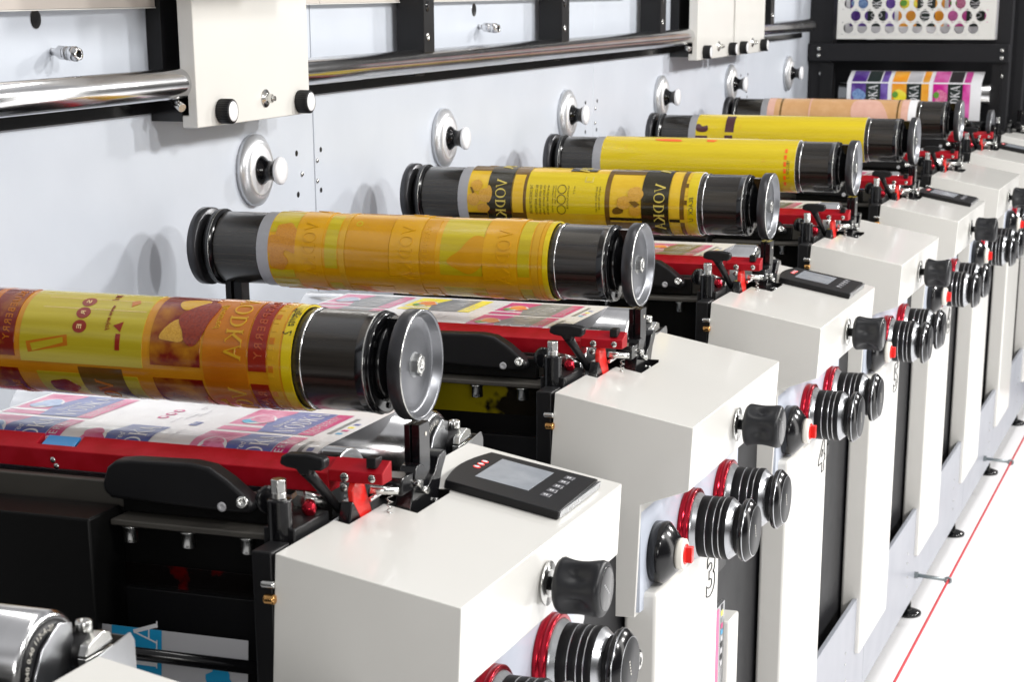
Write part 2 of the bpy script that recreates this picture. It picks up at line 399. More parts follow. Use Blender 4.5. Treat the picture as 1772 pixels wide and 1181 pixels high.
for k, (y0, y1, lb) in enumerate(((2.0, 4.0, 'beige beam along the wall top left of the large white housing'), (4.002, 6.3, 'beige beam along the wall top between black brackets'), )):
    b = MB().box((XW + .0005, y0, 1.968), (XW + .022, y1, 2.3), M['beige']); b.box((XW + .0005, y0, 1.9655), (XW + .024, y1, 1.9675), M['cream'])
    tag(b.build('upper_beam', org=(XW, (y0 + y1) / 2, 1.966), loc=(XW, (y0 + y1) / 2, 1.966)), lb, 'beam', 'upper beams')

# rail with its brackets
rl = MB(); RX, RZ, RR = -1.866, 1.832, .0275
b = rl
b.lathe((RX, 1.9, RZ), (0, 1, 0), [(0, RR), (1.33, RR), (1.332, RR + .0006), (2.20, RR + .0006), (2.202, RR), (6.0, RR), (7.0, RR), (7.008, RR - .003)], M['chrome'], 64)
rail = b.build('guide_rail', org=(RX, 2.0, RZ), loc=(RX, 2.0, RZ)); tag(rail, 'long polished steel tube running along the back wall', 'rail')
tag(MB().box((XW + .0004, 1.9, 1.778), (XW + .012, 9.0, 1.822), M['gloss']).build('backing_strip', org=(XW, 4, 1.778), loc=(XW, 4, 1.778), bevel=.001), 'thin black strip fixed to the wall below the steel tube', 'strip')
blab = ['black bracket above the steel tube just right of the large white housing', 'black bracket above the steel tube, middle one between the white housings',
        'black bracket above the steel tube beside the far pair of white housings', 'farthest black bracket above the steel tube, right of the pair of white housings']
for k, y in enumerate((4.436, 5.447, 6.452, 8.05)):
    org = (-1.88, y + .03, RZ + .02)
    t = thing('rail_bracket', blab[k], 'bracket', org, 'black brackets holding the steel tube')
    MB().box((XW + .0135, y, 1.852), (-1.846, y + .064, 2.35), M['black']).build('bracket_body', t, org, .0012)
    MB().box((XW + .025, y + .004, RZ - RR - .006), (-1.872, y + .06, RZ + .022), M['black']).build('saddle', t, org, .001)
    MB().lathe((-1.8458, y + .022, 1.888), (1, 0, 0), [(0, .0095), (.0015, .0095), (.0018, .005), (.0006, .0045), (.0006, .0005)], M['steel'], 20).build('bolt', t, org)
    MB().lathe((-1.8459, y + .022, 1.957), (1, 0, 0), [(0, .0125), (.0004, .0125), (.0004, .0005)], M['gloss'], 20).build('hole', t, org)

# hanging housings on the rail
def knurl(a, d): return 1 + .03 * math.cos(30 * a)
def housing(y0, y1, label, first=None):
    org = (-1.845, (y0 + y1) / 2, 1.752)
    t = thing('sliding_housing', label, 'housing', org, 'white housings hanging on the steel tube')
    o = MB().box((-1.861, y0, 1.752), (-1.829, y1, 2.5), M['cream']).build('housing_cover', t, org)
    cut(o, [((-1.9 - org[0], y0 - .05 - org[1], 1.7745 - org[2]), (-1.8475 - org[0], y1 + .1 - org[1], 1.817 - org[2]))])
    add_bevel(o, .002, 2)
    MB().box((-1.9285, y0 + .004, 1.763), (-1.862, y1 - .01, 1.80), M['gloss']).box((-1.9285, y0 + .004, 1.80), (-1.898, y1 - .01, 2.5), M['black']).build('clamp_block', t, org, .001)
    MB().cyl((-1.872, y0 - .006, 1.800), (-1.851, y0 - .016, 1.789), .008, M['steel'], 20).build('guide_pin', t, org)
    if y0 < 4: MB().box((-1.93, y0 - .19, 2.07), (-1.55, y0 + .34, 2.5), M['cream']).build('unseen_shade_block', t, org, .004)  # unseen overhead block added to cast shade on the upper left wall
    for y in (y0 + .09, y1 - .05):
        k = MB().lathe((-1.829, y, 1.778), (1, 0, 0), [(0, .021), (.002, .0225), (.025, .0225), (.0275, .020), (.0275, .0175)], M['black'], 120, rfun=knurl, caps=False).build('thumb_knob', t, org)
        MB().lathe((-1.8018, y, 1.778), (1, 0, 0), [(0, .0185), (.0005, .0185), (.0012, .016), (.0014, .0005)], M['paper'], 32).build('cap', k, org)
    b = MB().lathe((-1.829, y0 + (y1 - y0) * .58, 1.792), (1, 0, 0), [(0, .0175), (.002, .0175), (.0022, .011), (.006, .011), (.0065, .010)], M['steel'], 32)
    b.hexa((-1.8225, y0 + (y1 - y0) * .58, 1.792), (-1.813, y0 + (y1 - y0) * .58, 1.792), .0085, M['steel'])
    b.cyl((-1.813, y0 + (y1 - y0) * .58, 1.792), (-1.807, y0 + (y1 - y0) * .58, 1.792), .005, M['steel'], 16)
    b.build('hex_bolt', t, org)
housing(3.298, 3.774, 'large white housing with two black thumb knobs hanging at upper left')
housing(6.86, 7.37, 'white housing hanging on the tube, nearer one of the far pair')
housing(7.40, 7.875, 'white housing hanging on the tube, farther one of the far pair')

# ------------------------------------------------------------------ base frame, feet, rope
BX = -.856
org = (BX - .02, 4.5, .145)
t = thing('base_frame', 'pale blue grey base plate running along the foot of the printing line', 'base frame', org)
for y0, y1 in ((1.0, 3.13), (3.133, 5.13), (5.133, 7.13), (7.133, 9.3)):
    MB().box((BX - .012, y0, .143), (BX, y1, .440), M['kick']).build('base_plate', t, org, .0015)
b = MB()
for i in range(0, 8):
    for dy, z in ((.30, .33), (.30, .30), (.315, .25), (.315, .22)): b.lathe((BX, i + 1 + dy + .55, z), (1, 0, 0), [(0, .004), (.0015, .0035), (.0016, .0005)], M['steel'], 10)
b.build('base_screws', t, org)
for i in range(2, 9):
    f = MB().lathe((BX - .010, i + .995, .0896), (0, 0, 1), [(0, .040), (.006, .042), (.012, .040), (.018, .024), (.022, .012), (.023, .0005)], M['gloss'], 40).cyl((BX - .010, i + .995, .11), (BX - .010, i + .995, .24), .009, M['steel'], 16).build('levelling_foot', t, org)
# dark sides behind the columns
tag(MB().box((-.935, 1.55, .10), (-.905, 9.3, 1.20), M['dark']).build('side_screen', org=(-.92, 5, .1), loc=(-.92, 5, .1)), 'dark charcoal sheet closing the side between the white columns', 'side panel')
b = MB(); pts = []
tag(MB().cyl((-.751, 0.5, .205), (-.751, 9.5, .205), .0040, M['rope'], 12).build('red_rope', org=(-.751, 5, .205), loc=(-.751, 5, .205)), 'thin red rope stretched low along the white floor', 'rope')
el = ['nearest zinc eye bolt holding the red rope off the base plate', 'second zinc eye bolt holding the red rope, beyond the nearest', 'farthest zinc eye bolt holding the red rope']
for k, y in enumerate((6.02, 7.72)):
    t_ = MB(); t_.cyl((BX - .002, y, .215), (-.760, y, .209), .0062, M['zinc'], 14)
    t_.hexa((BX, y, .215), (BX + .012, y, .2145), .011, M['zinc'])
    for q in range(16):
        a0, a1 = 2 * PI * q / 16, 2 * PI * (q + 1) / 16
        t_.cyl((-.751 + .009 * math.cos(a0), y, .207 + .009 * math.sin(a0)), (-.751 + .009 * math.cos(a1), y, .207 + .009 * math.sin(a1)), .0042, M['zinc'], 8)
    tag(t_.build('eye_bolt', org=(BX, y, .195), loc=(BX, y, .195)), el[k], 'eye bolt', 'eye bolts of the red rope')

# ================================================================== PRINT UNITS
ORG = Vector((-.95, 1.27, .10))          # base of a unit in its own frame (unit i adds i to y)
def lobe(a, d):
    g = 0.
    for k in range(5):
        t = (a - k * 2 * PI / 5 - .5 + PI) % (2 * PI) - PI
        g += math.exp(-(t / .40) ** 2)
    return 1 - .33 * g * math.exp(-((d - .032) / .0185) ** 2)
lobe_prof = [(0, .028), (.0015, .033), (.005, .0365)] + [(.008 + .0035 * j, .0378) for j in range(14)] + [(.0575, .0376), (.061, .036), (.0635, .032), (.064, .028)]
def make_unit():
    t = thing('print_unit', '', 'print unit', ORG)
    o_ = ORG
    MB().box((-1.048, 1.225, 1.15), (-.9475, 1.3375, 1.338), M['ink']).box((-1.048, 1.1165, 1.15), (-.9935, 1.2235, 1.338), M['ink']).build('notch_filler', t, o_)
    MB().box((-1.048, 1.3345, 1.338), (-.9475, 1.3385, 1.364), M['ink']).build('notch_plate', t, o_)
    MB().box((-.9935, 1.2225, 1.338), (-.9490, 1.2255, 1.352), M['ink']).build('notch_lip', t, o_)
    # cover
    prof = [(-1.012, 1.3735), (-.780, 1.331), (-.785, 1.227), (-.865, 1.197), (-.872, 1.005), (-1.035, 1.0)]
    c = MB().prism(prof, 'y', .955, 1.570, M['cream']).build('cover', t, o_)
    cut(c, [((-1.1 - o_[0], 1.115 - o_[1], .9 - o_[2]), (-.992 - o_[0], 1.34 - o_[1], 1.5 - o_[2])),
            ((-1.1 - o_[0], 1.222 - o_[1], .9 - o_[2]), (-.946 - o_[0], 1.337 - o_[1], 1.5 - o_[2]))])
    add_bevel(c, .0045, 3)
    # neck and column
    MB().box((-.900, .985, .285), (-.843, 1.402, 1.040), M['cream']).build('column', t, o_, .007, 3)
    MB().prism([(.9615, 1.012), (1.02, 1.008), (1.62, 1.012), (1.62, 1.19), (.9615, 1.19)], 'x', -.8755, -.8655, M['panel']).build('front_panel', t, o_, .001)
    MB().box((-.904, 1.41, 1.03), (-.867, 1.50, 1.062), M['black']).build('slot', t, o_)
    # small block with bolts under the panel
    b = MB().box((-.903, 1.44, .90), (-.872, 1.50, .985), M['black']); b.box((-.903, 1.42, .93), (-.868, 1.56, .955), M['black'])
    b.cyl((-.885, 1.46, .928), (-.864, 1.46, .928), .008, M['steel'], 16); b.cyl((-.885, 1.475, .965), (-.868, 1.475, .965), .006, M['steel'], 16)
    b.box((-.903, 1.455, .985), (-.89, 1.54, 1.03), M['steel'])
    b.build('latch_block', t, o_, .001)
    # selector
    c0 = (-.8655, 1.047, 1.095)
    d = MB().lathe(c0, (1, 0, 0), [(0, .052), (.019, .053), (.022, .051), (.040, .031), (.041, .026)], M['gloss'], 56).build('selector_dome', t, o_)
    MB().lathe((-.8255, 1.047, 1.095), (1, 0, 0), [(0, .026), (.006, .027), (.007, .0262), (.012, .0262), (.013, .024), (.0132, .018)], M['ivory'], 40).build('collar', d, o_)
    q = MB().lathe((-.8125, 1.047, 1.095), (1, 0, 0), [(0, .0175), (.002, .0175), (.003, .012)], M['brightred'], 32)
    q.box((-.812, 1.047 - .0065, 1.095 - .0135), (-.800, 1.047 + .0065, 1.095 + .0135), M['brightred'])
    q.build('lever', d, o_, .0015)
    # the two ribbed adjusting knobs
    for y, z in ((1.247, 1.090), (1.494, 1.086)):
        x0 = -.8655
        prof_ = [(0, .060), (.0205, .060), (.0235, .0585), (.030, .0545), (.031, .0540), (.0335, .0545), (.0460, .0545), (.0466, .0535), (.0472, .0535), (.0478, .0545), (.0600, .0545), (.0606, .0535), (.0612, .0535), (.0618, .0545), (.0700, .0545), (.0715, .0535), (.0730, .0555), (.0800, .0555), (.0825, .0540), (.0945, .0435), (.0960, .042), (.1015, .042), (.103, .048)]
        A_, G_ = M['alu'], M['ribblack']
        k = MB().lathe((x0, y, z), (1, 0, 0), prof_, M['gloss'], 72, ms=[G_, A_, A_, G_, G_, G_, A_, A_, A_, G_, A_, A_, A_, G_, A_, G_, G_, G_, A_, G_, G_, G_]).build('adjusting_knob', t, o_)
        MB().lathe((x0 + .0002, y, z), (1, 0, 0), [(0, .0655), (.001, .067), (.0085, .067), (.0095, .0645), (.011, .0645), (.012, .067), (.0185, .067), (.0198, .0655), (.0198, .0605)], M['redring'], 72, caps=False).build('red_ring', k, o_)
        cp = MB().lathe((x0 + .103, y, z), (1, 0, 0), [(0, .048), (.001, .0535), (.004, .0555), (.009, .0555), (.0105, .0545), (.021, .0450), (.0212, .0435), (.0225, .0425), (.0228, .0005)], M['gloss'], 72,
                       ms=[M['gloss'], M['gloss'], M['gloss'], M['alu'], M['gloss'], M['alu'], M['knobblack'], M['knobblack']]).build('cap', k, o_)
        g = MB()
        for j in range(5): g.box((x0 + .126, y - .010 + j * .0018, z + .010 - j * .005), (x0 + .1263, y - .007 + j * .0018, z + .0125 - j * .005), M['ivory'])
        g.build('grip_marks', cp, o_)
    # lobed knob with washer
    c0 = Vector((-.765, 1.250, 1.2765))
    MB().lathe((-.7795, 1.250, 1.2765), (1, 0, 0), [(0, .029), (.002, .029), (.0022, .018), (.004, .018)], M['steel'], 40).cyl((-.777, 1.25, 1.2765), (-.762, 1.25, 1.2765), .009, M['black'], 20).build('washer', t, o_)
    k = MB().lathe(c0, (1, 0, 0), lobe_prof, M['knobblack'], 96, rfun=lobe).build('lobed_knob', t, o_)
    k2 = MB().lathe(c0 + Vector((.0635, 0, 0)), (1, 0, 0), [(0, .0285), (.0006, .0285), (.001, .0275), (.0012, .0005)], M['gloss'], 48)
    for j in range(5): k2.box(c0 + Vector((.0647, -.008 + j * .0028, .010 - j * .005)), c0 + Vector((.0650, -.006 + j * .0028, .0115 - j * .005)), M['btnmark'])
    k2.build('cap', k, o_)
    # fork bracket, post and clamp standing in the notch of the cover
    hk = [(1.215, 1.412), (1.258, 1.412), (1.272, 1.4135), (1.282, 1.409), (1.2865, 1.402), (1.281, 1.391), (1.275, 1.381), (1.285, 1.374), (1.298, 1.379), (1.321, 1.392), (1.332, 1.407), (1.345, 1.4135), (1.356, 1.414), (1.361, 1.406), (1.344, 1.387), (1.3335, 1.365), (1.3335, 1.337), (1.234, 1.337), (1.236, 1.36), (1.224, 1.385)]
    MB().prism([(y, z) for y, z in hk if y > 1.23], 'x', -.983, -.9605, M['gloss']).build('fork_bracket', t, o_, .0012)
    MB().box((-.987, 1.205, 1.386), (-.958, 1.240, 1.409), M['gloss']).build('stop_block', t, o_, .0015)
    for y_, z_, l_ in ((1.252, 1.392, .010), (1.268, 1.380, .012), (1.318, 1.352, .005)): MB().cyl((-.961, y_, z_), (-.961 + l_, y_, z_), .005, M['steel'], 16).build('bracket_screw', t, o_)
    b = MB(); b.box((-.987, 1.281, 1.37), (-.979, 1.315, 1.461), M['gloss']); b.box((-.976, 1.281, 1.37), (-.9655, 1.315, 1.461), M['gloss']); b.box((-.979, 1.288, 1.37), (-.976, 1.310, 1.459), M['dark'])
    b.cyl((-.9655, 1.302, 1.446), (-.9648, 1.302, 1.446), .003, M['ivory'], 10)
    b.build('fork_post', t, o_, .0008)
    b = MB(); b.box((-1.780, 1.283, 1.35), (-1.768, 1.315, 1.485), M['black']); b.box((-1.762, 1.283, 1.35), (-1.746, 1.315, 1.485), M['black']); b.box((-1.768, 1.292, 1.35), (-1.762, 1.310, 1.48), M['dark'])
    b.build('wall_side_post', t, o_, .0008)
    # frame under the roller: uprights, cross bars, tray
    b = MB(); b.box((-1.060, 1.020, .95), (-1.018, 1.115, 1.385), M['black']); b.cyl((-1.040, 1.026, 1.30), (-1.040, 1.026, 1.420), .0150, M['gloss'], 28); b.box((-1.060, 1.04, .95), (-1.013, 1.36, 1.345), M['black'])
    b.prism([(1.10, 1.30), (1.16, 1.30), (1.16, 1.392), (1.135, 1.392)], 'x', -1.012, -.995, M['gloss'])
    b.build('side_upright', t, o_, .002)
    h = MB(); h.hexa((-1.040, 1.026, 1.428), (-1.040, 1.026, 1.444), .0098, M['steel']); h.lathe((-1.040, 1.026, 1.4195), (0, 0, 1), [(0, .009), (.009, .009)], M['steel'], 20)
    h.build('hex_nut', t, o_, .0012)
    h = MB().lathe((-1.0665, 1.048, 1.412), (.8, -.6, 0), [(0, .017), (.006, .017), (.007, .0155), (.0072, .0005)], M['gloss'], 32).build('round_stop', t, o_)
    MB().box((-1.76, 1.1165, 1.3630), (-1.062, 1.131, 1.3965), M['grey']).box((-1.30, 1.066, 1.3535), (-1.064, 1.112, 1.3615), M['grey']).build('cross_bar', t, o_, .002)
    for x in (-1.278, -1.195, -1.112):
        MB().lathe((x, 1.080, 1.3530), (0.05, -.10, -1), [(0, .0112), (.0018, .0112), (.0020, .0122), (.0038, .0122), (.0040, .0102), (.021, .0102), (.0228, .0092), (.0228, .0048), (.016, .0045)], M['steel'], 28).build('socket_bolt', t, o_)
    MB().box((-1.76, 1.022, 1.05), (-1.302, 1.10, 1.372), M['ink']).build('tray', t, o_, .003)
    MB().box((-1.76, 1.1165, 1.24), (-1.065, 1.13, 1.3615), M['ink']).box((-1.76, 1.136, 1.36), (-1.04, 1.172, 1.3965), M['ink']).box((-1.76, 1.10, 1.15), (-1.065, 1.116, 1.262), M['black']).build('lower_plate', t, o_, .001)
    MB().box((-1.76, 1.35, .9), (-1.055, 1.52, 1.28), M['ink']).build('inner_backdrop', t, o_)  # black backdrop box added to block light inside the unit
    br = MB(); br.cyl((-1.027, .952, 1.318), (-1.012, .952, 1.318), .0062, M['brass'], 18); br.cyl((-1.03, .952, 1.336), (-1.012, .952, 1.336), .0045, M['steel'], 18); br.box((-1.047, .962, .90), (-1.020, 1.010, 1.372), M['black'])
    br.build('pipe_fitting', t, o_, .0025)
    # clamp and guard plate behind
    b = MB(); b.cyl((-1.10, 1.60, 1.366), (-1.037, 1.60, 1.366), .020, M['black'], 32); b.build('shaft', t, o_)
    b = MB(); b.box((-1.038, 1.574, 1.350), (-1.028, 1.626, 1.366), M['steel']); b.prism([(1.574, 1.368), (1.626, 1.368), (1.62, 1.382), (1.605, 1.386), (1.58, 1.378)], 'x', -1.038, -1.028, M['steel'])
    cl_ = b.build('shaft_clamp', t, o_, .001)
    MB().lathe((-1.045, 1.600, 1.380), (0, 0, 1), [(0, .0085), (.016, .0085), (.0175, .0075), (.0175, .0045), (.012, .004)], M['steel'], 24).build('clamp_screw', cl_, o_)
    b = MB(); b.prism([(1.44, 1.30), (1.655, 1.30), (1.655, 1.362), (1.648, 1.372), (1.44, 1.350)], 'x', -1.0235, -1.0215, M['alu']); b.box((-1.10, 1.647, 1.30), (-1.024, 1.650, 1.368), M['grey'])
    b.build('guard_plate', t, o_)
    return t
def add_keypad(t):
    o_ = ORG; sl = -.1826
    def zt(x): return 1.331 + (-.78 - x) * .1826
    n = Vector((.1796, 0, .9837))
    def pt(x, y, h): return Vector((x, y, zt(x))) + n * h
    b = MB(); k = 14
    out = [(-.797, 1.339), (-.802, 1.522)] + [(-.958 + .012 * math.sin(PI * j / 8) * -1, 1.516 - .174 * j / 8) for j in range(9)]
    A = [b.bm.verts.new(pt(x, y, .0005)) for x, y in out]; B = [b.bm.verts.new(pt(x, y, .0125)) for x, y in out]
    b.bm.faces.new(A); b.bm.faces.new(B[::-1])
    for j in range(len(out)): b.bm.faces.new((A[j], B[j], B[(j + 1) % len(out)], A[(j + 1) % len(out)]))
    b._faces(0, M['black'])
    kp = b.build('keypad', t, o_, .0018)
    def slab(x0, x1, y0, y1, h0, h1, m, name, bev=0):
        s = MB(); v = [s.bm.verts.new(pt(x, y, h)) for h in (h0, h1) for x, y in ((x0, y0), (x1, y0), (x1, y1), (x0, y1))]
        for q in ((3, 2, 1, 0), (4, 5, 6, 7), (0, 1, 5, 4), (1, 2, 6, 5), (2, 3, 7, 6), (3, 0, 4, 7)): s.bm.faces.new([v[i] for i in q])
        s._faces(0, m); return s.build(name, kp, o_, bev)
    slab(-.934, -.858, 1.390, 1.496, .0123, .0128, M['screen'], 'screen')
    slab(-.7995, -.7965, 1.345, 1.518, .002, .0115, M['alu'], 'edge_strip')
    for j in range(5):
        y = 1.392 + j * .0245
        bt = slab(-.840, -.827, y - .0085, y + .0085, .0123, .0135, M['btn'], 'button', .0006)
        s = MB(); p0 = pt(-.8335, y, .0137)
        for q in range(2):
            a = [pt(-.8365 + q * .0032, y - .0035, .0137), pt(-.8345 + q * .0032, y - .0035, .0137), pt(-.8345 + q * .0032, y + .0030, .0137), pt(-.8365 + q * .0032, y + .0030, .0137)]
            s.bm.faces.new([s.bm.verts.new(v) for v in a])
        s._faces(0, M['btnmark']); s.build('button_mark', bt, o_)
    for j in range(3):
        c_ = pt(-.9475, 1.432 + j * .0155, .0123)
        MB().lathe(c_, n, [(0, .0052), (.0008, .0052), (.0012, .0040), (.0013, .0003)], M['led'], 20, ms=[M['led'], M['led'], M['btnmark']]).build('indicator', kp, o_)
def number(t, ch):
    c = bpy.data.curves.new('unit_number', 'FONT'); c.body = ch; c.size = .098; c.align_x = 'CENTER'; c.fill_mode = 'NONE'; c.bevel_depth = .0010; c.bevel_resolution = 1; c.offset = .0030
    o = bpy.data.objects.new('tmp', c); COL.objects.link(o); bpy.context.view_layer.update()
    me = bpy.data.meshes.new_from_object(o.evaluated_get(bpy.context.evaluated_depsgraph_get())); bpy.data.objects.remove(o); bpy.data.curves.remove(c)
    o = bpy.data.objects.new('unit_number', me); COL.objects.link(o); me.materials.clear(); me.materials.append(M['black'])
    o.parent = t; o.location = Vector((-.8424, 1.342, .938)) - ORG; o.rotation_euler = (R(90), 0, R(90)); o.scale = (1.4, 1.06, 1)
UL = {0: 'nearest print unit, only the cream corner of its cover showing at the bottom left edge',
      1: 'nearest whole print unit, large cream cover with keypad in the foreground', 2: 'print unit whose white column is numbered 3, cream cover without keypad',
      3: 'print unit whose white column is numbered 4, cream cover with keypad', 4: 'print unit whose column is numbered 5, fourth whole cream cover from the front',
      5: 'print unit with keypad on its cream cover, fifth from the front', 6: 'sixth cream print unit from the front, no keypad, at the right edge',
      7: 'last print unit but one at far right, beside the roller without a sleeve', 8: 'farthest print unit at the right edge of the line'}
unit0 = make_unit(); unit0.location = ORG + Vector((0, 1, 0)); unit0['group'] = 'print units in a row'; unit0['label'] = UL[1]
units = {1: unit0}
for i in (0, 2, 3, 4, 5, 6, 7, 8):
    units[i] = dup(unit0, ORG + Vector((0, i, 0)), UL[i])
add_keypad(units[1])
def copy_child(name, src, dst):
    def rec(a, b):
        c = a.copy(); COL.objects.link(c); c.parent = b
        for ch in kids(a): rec(ch, c)
    for ch in kids(src):
        if ch.name.split('.')[0] == name: rec(ch, dst)
for i in (3, 5, 7): copy_child('keypad', units[1], units[i])
for i in range(1, 8): number(units[i], str(i + 1))
for i, u in units.items():
    for ch in kids(u):
        if ch.name.split('.')[0] == 'lobed_knob':
            ang = (0, .35, .0, -.5, .6, .2, -.3, .4, 0)[i]
            c0 = Vector((0, 1.250, 1.2765)) - Vector((0, ORG.y, ORG.z))
            mt = Matrix.Translation(c0) @ Matrix.Rotation(ang, 4, 'X') @ Matrix.Translation(-c0); ch.matrix_local = mt

for i, m in ((1, M['patch_r']), (2, M['reflect_y'])):
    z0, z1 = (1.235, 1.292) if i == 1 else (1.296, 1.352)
    MB().box((-1.34, 1.1125, z0), (-1.068, 1.1145, z1), m).build('reflection_or_patch_film', units[i], ORG, .0005)
# ------------------------------------------------------------------ red bar with handles, one per unit
BORG = Vector((-1.2, 1.15, 1.40))
def make_bar():
    t = thing('blade_holder', '', 'blade holder', BORG)
    o_ = BORG
    b = MB()
    pr_ = [(1.138, 1.4005), (1.138, 1.4260), (1.168, 1.4390), (1.171, 1.4390), (1.171, 1.4005)]
    b.prism(pr_, 'x', -1.75, -1.028, M['red'])
    MB().prism([(1.1375, 1.4160), (1.1375, 1.4305), (1.163, 1.4410), (1.167, 1.4410), (1.167, 1.4160)], 'x', -1.0285, -.955, M['red']).build('bar_tip', t, o_, .0012)
    o = b.build('red_bar', t, o_)
    cut(o, [((-1.455 - o_[0], 1.148 - o_[1], 1.4235 - o_[2]), (-1.395 - o_[0], 1.20 - o_[1], 1.45 - o_[2]))]); add_bevel(o, .0012, 2)
    MB().prism([(1.1485, 1.4285), (1.170, 1.4375), (1.170, 1.425), (1.1485, 1.4236)], 'x', -1.449, -1.400, M['bluepl']).build('blue_slider', t, o_, .001)
    for x, z, r in ((-1.006, 1.4225, .0058), (-.969, 1.4235, .0050), (-1.0075, 1.4095, .0052)):
        MB().lathe((x, 1.1375, z), (0, -1, 0), [(0, r), (.0015, r), (.0022, r * .8), (.0023, .0004)], M['steel'], 24).box((x - r * .8, 1.1348, z - .0006), (x + r * .8, 1.1353, z + .0006), M['dark']).build('bar_screw', t, o_)
    for z in (1.412, 1.404): MB().lathe((-1.425 + (1.412 - z) * .6, 1.1380, z), (0, -1, 0), [(0, .004), (.0004, .004), (.0005, .0003)], M['steel'], 16).build('set_screw', t, o_)
    MB().box((-.979, 1.143, 1.4345), (-.966, 1.163, 1.4480), M['black']).build('rubber_pad', t, o_, .001)
    # red clamp arm
    MB().prism([(1.136, 1.406), (1.142, 1.4155), (1.165, 1.4155), (1.172, 1.408), (1.176, 1.399), (1.190, 1.372), (1.200, 1.340), (1.168, 1.340), (1.154, 1.371), (1.138, 1.390)], 'x', -1.0025, -.9945, M['brightred']).build('clamp_arm', t, o_, .0015)
    # T handle
    b = MB(); b.prism([(-1.066, 1.4475), (-1.064, 1.4575), (-1.056, 1.4610), (-1.030, 1.4620), (-1.010, 1.4590), (-1.0055, 1.456), (-1.0060, 1.4465), (-1.012, 1.4425), (-1.024, 1.4425), (-1.026, 1.436), (-1.040, 1.436), (-1.044, 1.4425), (-1.057, 1.4440)], 'y', 1.080, 1.098, M['black'])
    th = b.build('tee_handle', t, o_, .003, 3)
    MB().lathe((-1.034, 1.089, 1.440), (.018, .055, -.062), [(0, .0085), (.02, .0068), (.084, .0058), (.086, .004)], M['black'], 24).build('stem', th, o_)
    # black grip
    g = [(-1.316, 1.392), (-1.318, 1.402), (-1.310, 1.424), (-1.298, 1.433), (-1.275, 1.436), (-1.190, 1.438), (-1.165, 1.4345), (-1.140, 1.420), (-1.112, 1.398), (-1.106, 1.390), (-1.110, 1.381), (-1.130, 1.379), (-1.306, 1.384)]
    gr = MB().prism(g, 'y', 1.082, 1.112, M['black']).build('grip', t, o_, .0075, 4)
    MB().lathe((-1.1195, 1.0815, 1.3945), (.35, -1, .35), [(0, .0075), (.003, .0075), (.0032, .0035), (.001, .003), (.001, .0003)], M['steel'], 20).build('grip_screw', gr, o_)
    MB().lathe((-1.148, 1.0815, 1.3865), (0, -1, 0), [(0, .0062), (.0010, .0062), (.0011, .0028), (.0004, .0025), (.0004, .0003)], M['tape'], 20).build('grip_screw', gr, o_)
    MB().box((-1.30, 1.100, 1.364), (-1.095, 1.1155, 1.3975), M['ink']).build('grip_plate', t, o_, .001)
    MB().cyl((-.992, 1.180, 1.398), (-.962, 1.20, 1.394), .0055, M['steel'], 14).build('link_rod', t, o_)
    MB().cyl((-.990, 1.175, 1.386), (-.972, 1.21, 1.400), .003, M['chrome'], 10).build('link_pin', t, o_)
    MB().cyl((-1.05, 1.110, 1.40), (-1.03, 1.128, 1.392), .008, M['steel'], 14).build('pivot_pin', t, o_)
    MB().lathe((-1.036, 1.095, 1.396), (.5, -.75, -.4), [(0, .009), (.010, .009), (.011, .007), (.016, .007), (.017, .0045)], M['redring'], 24).build('red_cap', t, o_)
    MB().hexa((-1.052, 1.100, 1.4035), (-1.046, 1.090, 1.4005), .0085, M['steel']).build('cap_nut', t, o_)
    hp = [Vector((-1.00, 1.135, 1.375)) + Vector((.012 * math.sin(u), .05 * u / 3, .016 * math.cos(u * 1.3) - .01 * u)) for u in (0, .5, 1, 1.5, 2, 2.5, 3)]
    sp = MB(); c_ = Vector((-.972, 1.196, 1.388))
    pts_ = [c_ + Vector((.0035 * math.cos(q * .9), .0035 * math.sin(q * .9), -.0011 * q)) for q in range(22)]
    sp.tube(pts_, .0008, M['steel'], 6).build('coil_spring', t, o_)
    return t
BL = ['', 'red bar with black T handle and grip under the nearest cylinder, at left', 'red bar with T handle beneath the second, plain amber cylinder', 'red bar with T handle beneath the third, black banded cylinder',
      'red bar with T handle beneath the fourth, plain yellow cylinder', 'red bar end under the fifth cylinder with two dark patches', 'red bar end under the brown sixth cylinder', 'farthest red bar end beside the roller without sleeve']
bar0 = make_bar(); bar0.location = BORG + Vector((0, 1, 0)); bar0['label'] = BL[1]; bar0['group'] = 'red blade holders'
for i in range(2, 8): dup(bar0, BORG + Vector((0, i, 0)), BL[i])

